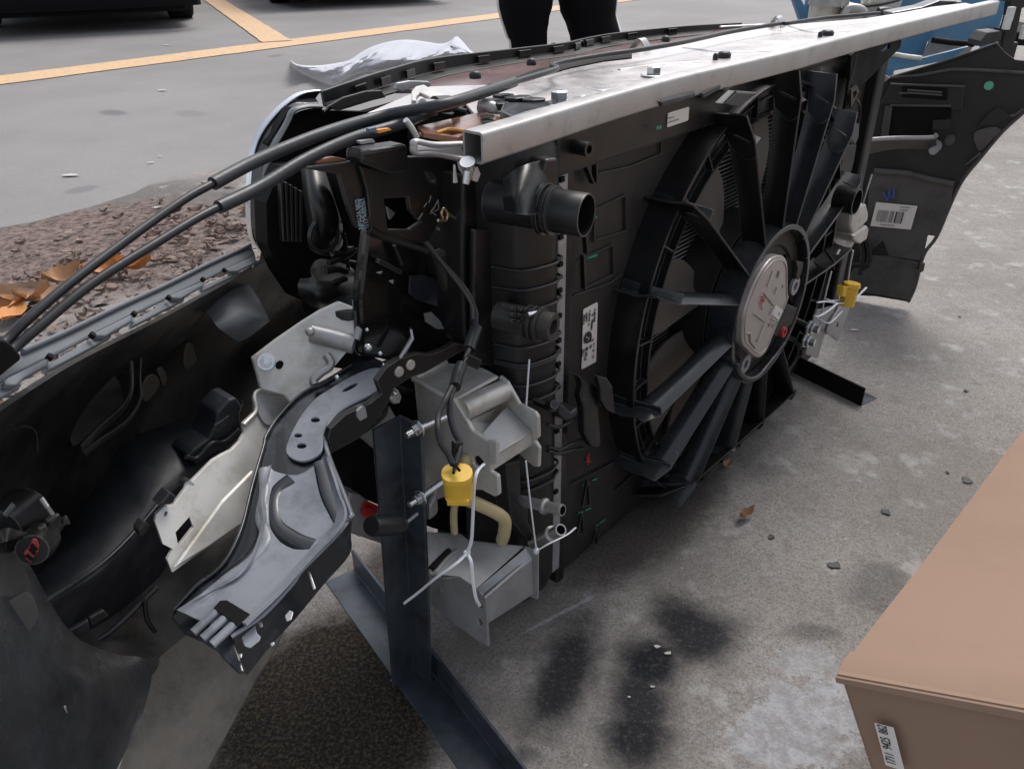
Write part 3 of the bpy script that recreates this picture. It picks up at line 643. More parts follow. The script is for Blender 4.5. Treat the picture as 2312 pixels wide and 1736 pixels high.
# clips between tank and shroud, bottom left
MB().poly(pn('M',[(345,785),(470,860),(490,900),(480,1010),(500,1270),(480,1300),(430,1290),(380,1200),(375,1010),(350,940),(370,860)],.03),N*.01).build('retaining_tab',M_PL,rad,bevel=.002)
MB().poly(pn('M',[(470,785),(540,800),(580,860),(585,920),(600,1060),(540,1030),(500,960),(495,880)],.022),N*.006).build('retaining_tab',M_PL,rad,bevel=.0015)
MB().poly(pn('M',[(215,985),(290,1050),(330,1010),(335,1060),(250,1110),(200,1060)],.03),N*.02).build('clip_block',M_PLB,rad,bevel=.002)
for y0,y1 in((1150,1070),(1310,1235),(1340,1300)):
    MB().tube(cat([PN('M',x,y,.04) for x,y in((120,y0-20),(200,y0),(290,(y0+y1)/2-5),(365,y1))],4),.002,8).build('clip_band',M_PLB,rad,smooth=60)
MB().tube([PN('M',120,1000,.02),PN('M',165,990,.005)],.0042,12).build('vent_nipple',M_PL,rad,smooth=50)
MB().poly(pn('K',[(1990,780),(2050,800),(2060,850),(2000,850),(1975,800)],.02),N*.02).build('vent_block',M_PL,rad,bevel=.002)
# brackets pins row at the small port
mb=MB()
for i in range(3):
    for j_ in range(3): mb.beam(PN('G',455+i*45,1235+j_*45+i*6,.03),PN('G',485+i*45,1245+j_*45+i*6,.03),N,.003,.012)
mb.build('grid_ribs',M_PL,rad,bevel=.0005)
# labels
lab=MB().poly(cat_l:=pn('R1',[(282,455),(300,435),(515,322),(528,345),(498,1330),(480,1345),(262,1462),(248,1445),(268,1180),(262,1120)],.0665),N*.0006).build('part_label',M_WHITE,rad)
def r1(x,y): return PN('R1',x,y,.0655)
def rtext(t,x0,y0,x1,y1,size,mt=M_INK,stretch=True,k='R1',n=.0655,par=None,flip=1):
    a_=PN(k,x0,y0,n); b_=PN(k,x1,y1,n); xd=(b_-a_).normalized(); yd=xd.cross(N)*flip
    if flip<0: pass
    lettering(t,a_,xd,yd,size,mt,par or lab,stretch=(b_-a_).length if stretch else None,bold=.00022)
# the label hangs upside down: letters run from bottom to top with their heads to the left
rtext('1742',285,1235,305,1115,.0058)
rtext('7953960',340,1305,362,1075,.0060)
rtext('02',415,1100,420,1040,.0042)
rtext('11 . 0 . 11',460,1265,475,1010,.0034)
rtext('GEN',415,1000,425,880,.0034)
rtext('26',445,990,470,930,.0034)
rtext('6800984',430,800,450,610,.0036)
rtext('11 W7061',385,715,410,455,.0036)
rtext('CHINA',345,650,350,490,.0034)
rtext('D JAAG',295,700,310,530,.0034)
rtext('RH71',480,650,495,430,.0034)
rtext('ZR',445,560,455,510,.0034)
c_=r1(352,922)
em=MB().lathe(c_-N*.0006,N,[(0,.0040),(0,.0066),(.0005,.0066)],36).build('roundel',M_INK,lab)
mb=MB()
for a0_ in(0,math.pi):
    pts=[c_-N*.0004]+[c_-N*.0004+(U*math.cos(a0_+q*math.pi/16)+Z*math.sin(a0_+q*math.pi/16))*.0036 for q in range(9)]
    mb.poly(pts,N*.0003)
mb.build('roundel_quarters',M_INK,lab)
lab2=MB().poly(pn('R8',[(530,690),(560,655),(1385,405),(1402,440),(1370,930),(1330,980),(515,1250),(488,1225)],.044),N*.0006).build('white_sticker',M_WHITE,rad)
strokes('R8',[[(540,880),(780,820)],[(530,1065),(970,920)]],.0432,.0012,M_GINK,lab2,'print_line')
# top frame of the shroud under the silver tube
MB().poly(rect(.045,-.40,.36,.512,.562),N*.03).build('shroud_top_rail',M_PL,rad,bevel=.003)
for x0,x1,y0 in((1350,1580,620),(1610,1740,570),(1740,1870,530)):
    MB().poly(pn('C',[(x0,y0+10),(x1,y0-50),(x1,y0-15),(x0+20,y0+50)],.012),N*.016).build('rail_lug',M_PLB,rad,bevel=.002)
MB().poly(pn('H',[(420,115),(520,20),(680,30),(600,80),(540,135)],.02),N*.012).build('rail_lug',M_PLB,rad,bevel=.002)
# far side of the module: dusty end panel, black end plate
MB().poly(pn('D',[(500,520),(1015,380),(1010,430),(985,600),(940,850),(905,845),(870,700),(620,560)],.045),N*.01,[pn('D',[(785,470),(890,465),(895,520),(850,525),(830,505),(820,540),(790,530)],.045)]).build('end_panel',M_PLV,rad,bevel=.001)
MB().box(L(.40,.10,.30),U*.03,N*.1,Z*.46).build('far_tank',M_PLD,rad,bevel=.004)
MB().poly(pn('D',[(1000,390),(1060,340),(1340,260),(1356,290),(1345,340),(1080,600),(1010,770),(955,770),(990,560)],.03),N*.004,[pn('D',[(1245,330),(1275,300),(1270,340),(1235,362),(1200,372)],.03)]).build('end_plate',M_DK,rad,bevel=.001)
MB().tube(cat([PN('D',x,y,.02) for x,y in((1050,375),(1030,430),(1010,520),(985,600),(975,660))],4),.0014,6).build('plate_edge_seal',M_PLV,rad,smooth=60)
MB().poly(pn('D',[(1000,630),(1040,600),(1060,640),(1030,700),(1000,760)],.025),N*.003,[pn('D',[(1012,650),(1035,635),(1040,655),(1018,700)],.025)]).build('wire_clip',M_PLV,rad)
MB().tube(cat([PN('D',x,y,.03) for x,y in((1030,690),(1060,740),(1065,800),(1050,870))],4),.0016,6).build('thin_wire',M_RUB,rad,smooth=60)
MB().poly(pn('D',[(870,860),(1060,865),(1055,960),(1030,1020),(990,960),(830,930)],.04),N*.01).build('end_bracket',M_PLB,rad,bevel=.002)
MB().poly(pn('H',[(1280,410),(1375,400),(1355,520),(1310,690),(1240,680),(1270,500)],.05),N*.012).build('end_duct',M_PLV,rad,bevel=.002)
MB().lathe(PN('H',1375,810,-.01),N,[(0,.0165),(0,.0185),(.03,.0185),(.03,0)],28,ref=U).build('round_duct',M_PL,rad,smooth=40)
# --- upper support panel and its fittings
zt=.566
def zpan(k,pts): return hz(k,pts,zt)
pnl=hz('B',[(905,706),(1180,585),(1300,540)],zt)+hz('C',[(280,530),(560,450),(900,365),(1180,325),(1500,265),(2080,150)],zt)+hz('D',[(560,175),(800,155),(1100,130),(1380,85),(1560,50),(1800,22)],zt)+hz('D',[(1900,45),(1500,150),(1000,255),(400,385),(0,490)],zt)+hz('C',[(1400,470),(1000,590),(700,690),(300,830)],zt)+hz('B',[(1520,640),(1440,690),(1180,650)],zt)
MB().poly(pnl,-Z*.004).build('support_panel',M_PANEL,rad,bevel=.001)
# shallow raised swage lines in the panel
def hzs(k,pts,z): return cat(hz(k,pts,z),5)
for k,pts,r_ in(('C',[(210,600),(480,520),(700,430),(900,370)],.0022),('C',[(900,550),(1000,570),(1120,540)],.003),('C',[(1100,440),(1300,410),(1600,390)],.003),('D',[(80,190),(500,175),(700,225),(960,225)],.003),('C',[(1500,300),(1800,330),(2200,310)],.003)):
    MB().tube(hzs(k,pts,zt),r_,8,flat=(1,.5)).build('pressed_swage',M_PANEL,rad,smooth=60)
# black gloss cover, its pink reflections painted in, between panel and front rim
cov=hz('B',[(1085,560),(1090,520),(1180,500),(1290,508),(1400,480),(1560,440)],.557)+hz('C',[(180,440),(560,370),(830,335),(1180,270),(1500,215),(1860,175),(1880,190)],.557)+hz('C',[(1600,235),(1180,330),(560,470),(100,560)],.557)+hz('B',[(1310,560)],.557)
M_COV=mat('pink_sheen_black_cover',(.24,.15,.14),.24,metal=.3,rvar=.06,spots=((.05,.045,.05),.45),dscale=10)
MB().poly(cov,-Z*.004).build('upper_cover',M_COV,rad,bevel=.001)
# dark trough beside the panel
MB().poly(hz('C',[(560,440),(900,350),(1180,310),(1180,360),(1000,380),(800,420),(620,470),(210,600),(190,590)],.5675),-Z*.001).build('panel_slot',M_DK,rad)
# hex bolts, rubber buttons, straps
def bolt(k,x,y,z,r=.007,h=.006,parent=rad,mt=M_ZINC,wash=1.7,name='hex_bolt'):
    p=HZ(k,x,y,z); mb=MB()
    mb.lathe(p,Z,[(0,0),(0,r*wash),(.0015,r*wash),(.0015,0)],28)
    mb.poly([p+Vector((math.cos(a)*r,math.sin(a)*r,.0015)) for a in[math.pi/3*i+.3 for i in range(6)]],Z*h)
    mb.lathe(p+Z*(h+.0015),Z,[(0,r*.8),(.0008,r*.62),(.0008,0)],6)
    return mb.build(name,mt,parent,bevel=.0007)
bolt('C',1315,472,zt+.001,.0078,.007)
bolt('B',2110,650,zt+.003,.0078,.009)
bolt('C',870,625,zt+.001,.004,.002,wash=2.4)
for k,x,y,r_ in(('C',1755,362,.0075),('D',830,250,.0085),('C',1700,375,.003),('D',780,262,.003),('B',1935,408,.0052),('B',1585,490,.006),('C',1390,262,.0055)):
    p=HZ(k,x,y,zt); MB().lathe(p,Z,[(0,0),(0,r_),(.004,r_*1.05),(.0065,r_*.8),(.0075,0)],20).build('rubber_button',M_RUB,rad,smooth=60)
for k,a_,m_,b_ in(('C',(1180,300),(1225,285),(1290,320)),('C',(2050,150),(2085,138),(2130,168)),('D',(430,180),(470,158),(525,195))):
    pa=HZ(k,*a_,zt+.002); pb=HZ(k,*b_,zt); pm=(pa+pb)/2+Z*.012
    w_=U*.007; c3=cat([pa,pa.lerp(pm,.7)+Z*.003,pb.lerp(pm,.7)+Z*.003,pb],5)
    MB().grid([[p-w_,p+w_] for p in c3],.0012).build('cable_strap',M_ALU,rad,smooth=50)
# silver J hook beside the cable
hk=hz('B',[(1185,625),(1185,570),(1210,540),(1265,528),(1320,560),(1390,590),(1330,640),(1290,600),(1240,575),(1215,600),(1215,625)],zt+.012)
MB().poly(hk,-Z*.004).build('hook_plate',M_CAST,rad,bevel=.001)
# cluster of black striker plates near the tube end
for i,(x,y,w_,h_) in enumerate(((1700,620,.022,.014),(1760,590,.02,.012),(1830,605,.02,.012),(1880,600,.018,.012),(1740,640,.016,.01),(1950,615,.022,.012))):
    p=HZ('B',x,y,zt+.006+.002*(i%3)); a=.3*i
    MB().poly([p+Vector((math.cos(a+q*math.pi/3)*w_*.5,math.sin(a+q*math.pi/3)*h_*.6,0)) for q in range(6)],-Z*.006).build('latch_tooth',M_RUB,rad,bevel=.001)
MB().poly(hz('B',[(1740,690),(1760,640),(1900,640),(2050,630),(2060,660),(1900,700),(1820,730)],zt+.008),-Z*.007).build('latch_lever',M_STEELK,rad,bevel=.0015)
MB().tube([HZ('B',1610,655,zt+.006),HZ('B',1700,675,zt+.004),HZ('B',1725,682,zt+.003)],[.0062,.005,.0035],14).build('latch_pin',M_ALU,rad,smooth=50)
# latch plate with brown reflections tinted in, and folded silver plate under it
MB().poly(hz('B',[(1225,790),(1640,695),(1700,720),(1800,745),(1540,820),(1480,860),(1260,830)],zt+.002),-Z*.0035,[hz('B',[(1350,830),(1430,808),(1530,828),(1440,846)],zt+.002)]).build('latch_plate',M_BRNTINT,rad,bevel=.001)
for x,y in((1660,730),(1665,762)): MB().lathe(HZ('B',x,y,zt+.0035),Z,[(0,0),(0,.006),(.0004,.006)],20).build('slot_hole',M_DK,rad)
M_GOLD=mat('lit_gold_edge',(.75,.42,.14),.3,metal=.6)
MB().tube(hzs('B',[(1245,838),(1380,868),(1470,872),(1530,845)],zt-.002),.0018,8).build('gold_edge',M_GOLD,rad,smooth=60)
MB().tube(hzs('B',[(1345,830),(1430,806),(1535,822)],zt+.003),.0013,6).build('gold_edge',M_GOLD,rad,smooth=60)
fp=[HZ('B',x,y,zt-.014) for x,y in((1205,870),(1500,905),(1530,980),(1400,965),(1210,950))]
MB().poly(fp,-Z*.003).build('folded_tab',M_ALU,rad,bevel=.001)
MB().tube(cat([PN('B',x,y,.03) for x,y in((1500,900),(1330,905),(1215,885),(1200,910),(1210,955),(1300,955),(1450,985),(1530,1000))],5),.0026,10,flat=(1.2,.8)).build('folded_edge',M_ALU,rad,smooth=60)
MB().tube(cat([PN('B',x,y,.05) for x,y in((1150,750),(1180,790),(1205,830),(1220,860))],5),.0022,8).build('bent_wire_guide',M_ZINC,rad,smooth=60)
# wing nut and clip under the tube end
MB().tube([PN('B',1535,1010,.01),PN('B',1545,1060,.012),PN('B',1525,1150,.012)],[.0055,.004,.0025],12).build('wing_nut_shaft',M_ZINC,rad,smooth=40)
MB().poly(pn('B',[(1560,1060),(1600,1040),(1620,1090),(1600,1140),(1570,1130)],.01),N*.002).build('wing_nut',M_SHEET,rad,bevel=.0006)
MB().poly(pn('B',[(1480,1010),(1545,1060),(1560,1110),(1530,1120),(1490,1060)],.014),N*.002).build('wing_nut',M_SHEET,rad,bevel=.0006)
MB().poly(pn('B',[(1460,1030),(1475,1140),(1458,1145)],.02),N*.002).build('clip_leaf',M_CAST,rad)
# ---------------------------------------------------------------- silver square tube
def square_tube():
    tp=[('B',1620,830),('C',620,725),('C',1000,570),('C',1400,462),('C',1800,390),('C',2200,310),('D',700,318),('D',1000,230),('D',1400,150),('D',1750,70),('D',2058,8)]
    top=[HZ(*q,.580) for q in tp]
    ns=[(p-HUB).dot(N) for p in top]; ss=[(p-HUB).dot(U) for p in top]
    ns=[ns[0]+.55*(n-ns[0]) for n in ns]; ns=[ns[0]]+[(ns[i-1]+ns[i]*2+ns[i+1])/4 for i in range(1,len(ns)-1)]+[ns[-1]]
    pts=cat([L(s,(n-ns[0]),0) for s,n in zip(ss,ns)],5)
    H_,W_=.0215,.019; r_=.0024
    def sec(h,w_,r_):
        o=[]
        for cx_,cz,a0 in((w_/2-r_,h/2-r_,0),(-w_/2+r_,h/2-r_,90),(-w_/2+r_,-h/2+r_,180),(w_/2-r_,-h/2+r_,270)):
            for q in range(4): a=math.radians(a0+q*30); o.append((cx_+r_*math.cos(a),cz+r_*math.sin(a)))
        return o
    zc=.580-H_/2; mb=MB()
    def rows(h,w_,r_): return [[Vector((p.x,p.y,0))+N*(W_/2+a_)+Z*(zc+b_) for a_,b_ in sec(h,w_,r_)] for p in pts]
    o_=rows(H_,W_,r_); i_=rows(H_-.0036,W_-.0036,r_-.0012)
    mb.grid(o_,close=True); mb.grid(i_,close=True)
    for e in(0,-1): mb.grid([o_[e],i_[e]],close=True)
    o=mb.build('square_tube',M_ALU,smooth=35); tag(o,'long silver square aluminium tube laid along the top of the radiator','tube')
square_tube()
# ================================================================ steel stands
def angle_loft(p,q,th):
    """L profile p (3 outer points, middle = corner) lofted to q"""
    def prof(a):
        d1=(a[0]-a[1]).normalized(); d2=(a[2]-a[1]).normalized()
        return [a[0],a[1],a[2],a[2]-d1*-th,a[1]+(d1+d2)*th,a[0]+d2*th]
    A_,B_=prof(p),prof(q); mb=MB(); mb.grid([A_,B_],close=True)
    b=bmesh.new()
    for r in (A_,B_): 
        v=[b.verts.new(x) for x in r]; b.faces.new((v[0],v[1],v[4],v[5])); b.faces.new((v[1],v[2],v[3],v[4]))
    bmesh.ops.recalc_face_normals(b,faces=b.faces); mb.join(b); return mb
zt_=.335
ptop=[HZ('K',512,990,zt_),HZ('K',752,868,zt_),HZ('K',945,965,zt_)]
pbot=[HZ('X',846,1482,.006),HZ('X',893,1440,.006),HZ('X',935,1470,.006)]
stn=thing('steel_stand','tall dark angle iron post bolted to the silver casting, with a long foot','stand','angle iron stands')
angle_loft(ptop,pbot,.0035).build('post',M_ANG,stn,bevel=.0008)
g1=HZ('L',112,1012,0); g2=HZ('X',990,1668,0); gd=(g2-g1).normalized(); gx=Vector((-gd.y,gd.x,0))
if gx.x<0: gx=-gx
g2=g2+gd*.25
def foot(a,b,side,wd,ht,par,mt=M_ANG):
    mb=MB(); up=Z*ht
    A_=[a+Z*.0012,a+side*wd+Z*.0012,a+side*wd+up,a+side*(wd-.0035)+up,a+side*(wd-.0035)+Z*.005,a+Z*.005]
    B_=[p+(b-a) for p in A_]; mb.grid([A_,B_],close=True)
    q=bmesh.new()
    for r in(A_,B_):
        v=[q.verts.new(x) for x in r]; q.faces.new((v[0],v[1],v[4],v[5])); q.faces.new((v[1],v[2],v[3],v[4]))
    bmesh.ops.recalc_face_normals(q,faces=q.faces); mb.join(q); return mb.build('foot',mt,par,bevel=.0008)
foot(g1,g2,gx,.042,.036,stn)
mb=MB()
mb.tube(cat([p+Z*.004 for p in(pbot[0],pbot[1],pbot[2])],4),.004,8); mb.build('weld_bead',M_STEELK,stn,smooth=60)
strokes('K',[[(800,1250),(825,1310),(850,1320),(860,1265),(875,1300),(905,1395),(935,1405)]],.078,.0010,M_INK,stn,'marker_scrawl')
# bolts through the post
def hexbolt_axis(c,ax,r,h,parent,rod=0,name='hex_bolt'):
    ax=ax.normalized(); x=ax.orthogonal().normalized(); y=ax.cross(x); mb=MB()
    mb.lathe(c,ax,[(0,0),(0,r*1.5),(-.0016,r*1.5),(-.0016,0)],24)
    mb.poly([c-ax*.0016+x*(math.cos(q*math.pi/3)*r)+y*(math.sin(q*math.pi/3)*r) for q in range(6)],-ax*h)
    mb.lathe(c,ax,[(-h-.0016,0),(-h-.0016,r*.55),(-h-.009,r*.55),(-h-.009,0)],16)
    if rod: mb.lathe(c,ax,[(0,r*.55),(rod,r*.55),(rod,0)],16)
    return mb.build(name,M_ZINC,parent,bevel=.0005)
fpl=plane3(ptop[1],ptop[2],pbot[2]); fn=fpl[1] if fpl[1].dot(EYE-fpl[0])>0 else -fpl[1]
for bx_,by_,ex,ey in((905,985,1130,890),(925,1555,1150,1400)):
    c_b=PL('K',bx_,by_,fpl[0]+fn*.004,fpl[1]); e_b=PN('K',ex,ey,.055)
    hexbolt_axis(c_b,-fn,.0052,.0055,stn)
    MB().tube([c_b,e_b],.0032,12).build('threaded_rod',M_ZINC,stn,smooth=60)
# black rubber plug hanging on the post
plug=thing('rubber_plug','black rubber plug with a small pin pushed against the tall angle iron post','plug')
MB().lathe(PN('L',435,590,.035),PN('L',690,580,.045)-PN('L',435,590,.035),[(0,0),(.0,.0075),(.003,.0086),(.020,.0088),(.033,.0088),(.036,.0075),(.041,.0075),(.043,.006),(.045,.0068),(.048,.006),(.050,.003),(.051,0)],28).build('plug_body',M_RUB,plug,smooth=40)
MB().tube([PN('L',690,565,.045),PN('L',765,505,.05)],.0014,8).build('pin',M_SHEET,plug)
# far stand
far=thing('steel_stand','black flat ended stand foot reaching out from beneath the far end of the radiator','stand','angle iron stands')
f1=HZ('N',930,1100,0); f2=HZ('N',1395,1332,0); fd=(f2-f1).normalized(); fx=Vector((-fd.y,fd.x,0)); fx=fx if fx.y>0 else -fx
f0=f1-fd*.25
MB().box((f0+f2)/2+Z*.0195+fx*.002,f2-f0,fx*.004,Z*.036).build('foot_wall',M_DK,far,bevel=.0008)
MB().box((f0+f2)/2+Z*.0035+fx*.024,f2-f0,fx*.040,Z*.004).build('foot_plate',M_ANG,far,bevel=.0008)
MB().box(f1-fd*.04+fx*.03+Z*.17,fd*.04,fx*.004,Z*.33).build('post',M_ANG,far,bevel=.001)
# ================================================================ silver crash box casting, near end
def ps(k,pts,s): return [PS(k,x,y,s) for x,y in pts]
cst=thing('crash_box','pale cast aluminium crash box with a round cross bar, bolted to the near post','bracket')
SA,SB=-.522,-.462
MB().poly(ps('K',[(862,570),(1000,650),(1130,725),(1195,745),(1250,830),(1350,1005),(1470,1085),(1552,1095),(1555,1280),(1505,1290),(1505,1345),(1562,1385),(1572,1540),(1535,1556),(1430,1500),(1300,1500),(960,1610),(900,1000)],SA),U*.0045,
  [ps('K',[(1350,1230),(1400,1215),(1440,1260),(1440,1330),(1400,1320),(1360,1280)],SA)]).build('side_plate',M_CAST,cst,bevel=.0015)
MB().poly(ps('K',[(1575,545),(1640,600),(1740,780),(1870,850),(1900,890),(1905,1060),(1870,1090),(1910,1150),(1905,1310),(1860,1305),(1790,1250),(1640,1100),(1560,900),(1540,640)],SB),U*.004).build('side_plate',M_CAST,cst,bevel=.0015)
tA=PS('K',862,568,SA); zc_=tA.z
MB().poly([tA,PS('K',1135,722,SA),PS('K',1200,742,SA),PS('K',1575,545,SB),PL('K',1430,470,tA,Z),PL('K',1120,430,tA,Z)],-Z*.004).build('top_plate',M_CAST,cst,bevel=.002)
for a_,b_ in (((862,570),(1130,725)),((862,570),(1130,432))):
    MB().tube([PL('K',*a_,tA+Z*.001,Z),PL('K',*b_,tA+Z*.001,Z)],.003,12).build('rolled_edge',M_CAST,cst,smooth=60)
ca=PS('K',1255,835,SA+.003); cb=PS('K',1610,670,SB)
MB().tube([ca,ca.lerp(cb,.5),cb],.0105,28).build('cross_bar',M_CAST,cst,smooth=60)
ia=PS('K',1310,935,SA+.003); ib=PS('K',1600,790,SB); ic=PS('K',1570,930,SB); id_=PS('K',1420,1040,SA+.003)
MB().poly([ia,ib,ic,id_],-N*-.002).build('inner_web',M_CAST,cst)
sh=[PS('K',1420,1035,SA+.003),PS('K',1640,790,SB),PS('K',1850,1010,SB),PS('K',1560,1190,SA+.003)]
MB().poly(sh,-Z*.003).build('shelf',M_SHEET,cst,bevel=.001)
MB().poly([PS('K',1560,1192,SA+.002),PS('K',1850,1012,SB),PS('K',1850,1125,SB),PS('K',1510,1345,SA+.002),PS('K',1510,1250,SA+.002)],N*.003).build('front_web',M_CAST,cst,bevel=.001)
MB().poly(ps('K',[(1480,1090),(1552,1097),(1552,1280),(1490,1285)],SA-.003),U*.002).build('folded_lip',M_CAST,cst,bevel=.001)
MB().sphere(PS('K',1305,1250,SA-.002),.006,2).build('glue_blob',M_CREAM,cst,smooth=60)
MB().sphere(PS('K',1275,1265,SA-.002),.005,2).build('glue_blob',M_CREAM,cst,smooth=60)
# blank face and beam behind the post
MB().poly(pn('J',[(1620,900),(1700,690),(1830,680),(1900,800),(1720,990),(1690,960)],.12),N*.006).build('rear_plate',M_SHEET,cst,bevel=.001)
MB().poly(pn('L',[(280,350),(360,370),(560,520),(560,700),(520,720),(280,640),(270,560)],.115),N*.02,[pn('L',[(330,640),(350,645),(362,672),(345,670)],.115)]).build('beam_end',M_SHEET,cst,bevel=.002)
strokes('L',[[(380,440),(470,500)],[(370,480),(440,540)],[(395,430),(480,470)]],.112,.006,M_RED,cst,'red_smear')
MB().poly(pn('L',[(850,450),(915,340),(925,480),(905,520),(850,560)],.07),N*.01).build('spacer_tube',M_ALU,cst,bevel=.003)
# ================================================================ folded sheet bracket under the casting
lbk=thing('folded_bracket','dull grey folded aluminium bracket hanging low on cable ties beside the tall post','bracket','folded aluminium brackets')
SC,SD=-.535,-.475
MB().poly(ps('L',[(860,935),(960,965),(1065,952),(1190,1040),(1255,1118),(1270,1452),(1175,1398),(862,1155)],SC),U*.003,
  [ps('L',[(1190,1140),(1215,1135),(1232,1160),(1225,1182),(1200,1170)],SC),ps('L',[(1190,1260),(1215,1255),(1232,1282),(1222,1310),(1200,1292)],SC)]).build('side_wall',M_SHEET,lbk,bevel=.0008)
MB().poly(ps('L',[(1525,742),(1622,782),(1622,1118),(1480,1068),(1480,880)],SD),U*.003).build('side_wall',M_SHEET,lbk,bevel=.0008)
fr=[PS('L',1256,1118,SC+.002),PS('L',1582,845,SD),PS('L',1480,1070,SD),PS('L',1268,1290,SC+.002)]
MB().poly([PS('L',1256,1118,SC+.002),PS('L',1590,830,SD),PS('L',1600,1075,SD),PS('L',1268,1290,SC+.002)],N*.003).build('front_wall',M_SHEET,lbk,bevel=.0008)
MB().poly([PS('L',1190,1035,SC+.002),PS('L',1540,745,SD),PS('L',1590,830,SD),PS('L',1256,1118,SC+.002)],-Z*.002).build('top_strip',M_SHEET,lbk,bevel=.0006)
MB().tube([PS('L',1240,1105,SC),PS('L',1570,825,SD)],.0028,10).build('folded_edge',M_ALU,lbk,smooth=60)
bk=[PN('L',850,640,.06),PN('L',1080,652,.05),PN('L',1140,700,.045),PN('L',1525,738,.03),PN('L',1190,1035,.0),PN('L',1065,950,.02),PN('L',860,932,.05)]
pl_=plane3(bk[0],bk[3],bk[4]); MB().poly([PL('L',x,y,pl_[0],pl_[1]) for x,y in((845,640),(1080,652),(1140,700),(1525,738),(1190,1035),(1065,950),(860,932))],N*.002).build('inner_wall',M_SHEET,lbk)
def onl(x,y,d=.002): p=PL('L',x,y,pl_[0],pl_[1]); return p+(EYE-p).normalized()*d
MB().tube([onl(1045,765),onl(965,830),onl(895,920)],.0022,8).build('slot_rod',M_ALU,lbk,smooth=60)
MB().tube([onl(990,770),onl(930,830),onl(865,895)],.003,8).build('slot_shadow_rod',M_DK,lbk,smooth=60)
for x,y in((1560,955),(915,1055)): MB().lathe(PS('L',x,y,(SD if x>1200 else SC)-.001),U,[(0,.002),(0,.0055),(.002,.0055)],18).build('rivet',M_SHEET,lbk,smooth=40)
# ================================================================ yellowed hose behind the bracket
def hose():
    pts=cat([PN('L',x,y,n) for x,y,n in((1030,640,.05),(1025,520,.05),(1040,430,.045),(1100,400,.04),(1230,450,.03),(1350,510,.02),(1390,560,.018),(1385,640,.02),(1370,690,.025))],5)
    o=MB().tube(pts,[.0035]*12+[.0062]*(len(pts)-12),16).build('moulded_hose',M_CREAM,smooth=60); tag(o,'yellowed translucent moulded hose curling behind the hanging folded bracket','hose')
hose()
# ================================================================ cable ties
def tie(name,label,paths,w=.0014,group='white nylon cable ties',head=None):
    t=thing(name,label,'cable tie',group)
    for i,p in enumerate(paths): MB().tube(cat(p,5),w,8,flat=(1,.55)).build('strap',M_TIE,t,smooth=60)
    if head is not None: MB().box(head,U*.005,N*.004,Z*.005).build('head',M_TIE,t,bevel=.001)
    return t
hd=PN('L',1120,785,-.035)
tie('cable_tie','white cable tie crossing over the tall post and looping down to the folded bracket hole',[[PN('L',1240,150,-.03),PN('L',1190,210,-.038),PN('L',1170,330,-.04),PN('L',1160,560,-.04),PN('L',1150,700,-.038),hd],[hd,PN('L',1040,860,-.04),PN('L',900,960,-.03),PN('L',780,1060,-.012),PN('L',672,1142,.0)],[hd,PN('L',1150,850,-.042),PN('L',1165,1000,-.045),PN('L',1185,1110,-.047),PN('L',1212,1160,-.045)]],head=hd)
h2=PN('L',1615,770,-.02)
tie('cable_tie','white cable tie running straight down behind the casting lip to the bracket corner',[[PN('K',1825,412,-.01),PN('K',1815,560,-.012),PN('K',1800,790,-.012)],[PN('L',1540,130,-.012),PN('L',1575,450,-.018),h2],[h2,PN('L',1700,720,-.03),PN('L',1830,655,-.035),PN('L',1893,605,-.03)]],head=h2)
# ================================================================ wiring pigtail with yellow connector
wp=thing('wiring_pigtail','black wiring pigtail ending in a yellow two pin connector in front of the casting','connector','pigtails with yellow connectors')
def pk(k,pts): return cat([PN(k,x,y,n) for x,y,n in pts],5)
MB().tube(pk('F',[(1460,780,.08),(1540,890,.07),(1660,1020,.06),(1760,1150,.05),(1810,1270,.045),(1815,1340,.04),(1810,1420,.035)]),.0023,10).build('wire',M_RUB,wp,smooth=60)
MB().tube(pk('F',[(1480,800,.075),(1600,960,.062),(1730,1130,.048),(1785,1230,.04),(1795,1330,.035)]),.0015,8).build('wire',M_PLV,wp,smooth=60)
MB().tube(pk('K',[(1385,150,.035),(1350,240,.03),(1320,330,.025)]),[.0052]*11,14).build('taped_joint',M_RUB,wp,smooth=60)
MB().tube(pk('K',[(1325,320,.024),(1290,400,.02),(1262,460,.015)]),.0022,10).build('wire',M_GL,wp,smooth=60)
MB().tube(pk('K',[(1262,455,.015),(1230,540,.01),(1205,640,.0)]),[.0047]*11,14).build('tape_wrap',M_RUB,wp,smooth=60)
MB().poly(pn('K',[(1320,360),(1435,420),(1400,505),(1300,460)],.018),N*.004).build('wire_clip',M_PL,wp,bevel=.001)
for p in ([(1180,640,-.002),(1130,740,-.008),(1070,870,-.012),(1065,1000,-.02),(1090,1110,-.025),(1150,1200,-.03),(1190,1290,-.035)],[(1200,650,0),(1165,740,-.006),(1165,880,-.012),(1200,1010,-.02),(1245,1100,-.026),(1245,1160,-.03),(1215,1280,-.035)]):
    MB().tube(pk('K',p),.0023,10).build('wire',M_RUB,wp,smooth=60)
MB().poly(pn('K',[(1205,1100),(1280,1100),(1275,1180),(1240,1290),(1205,1280)],-.03),N*.004).build('tape_wrap',M_RUB,wp,bevel=.001)
for p in ([(1180,1280,-.036),(1200,1310,-.038),(1195,1355,-.044)],[(1205,1280,-.036),(1225,1310,-.04),(1245,1335,-.044)]): MB().tube(pk('K',p),.0011,8).build('core_wire',M_DK,wp,smooth=60)
yc=PN('K',1222,1350,-.038); ybot=PN('K',1238,1545,-.034); yd_=(ybot-yc)
yn=MB(); 
def yprof(c,k=1): return [c+U*.0105*k*math.cos(a)*1.0+N*(-.0105*k*math.sin(a))+N*0 for a in[2*math.pi*i/8+.39 for i in range(8)]]
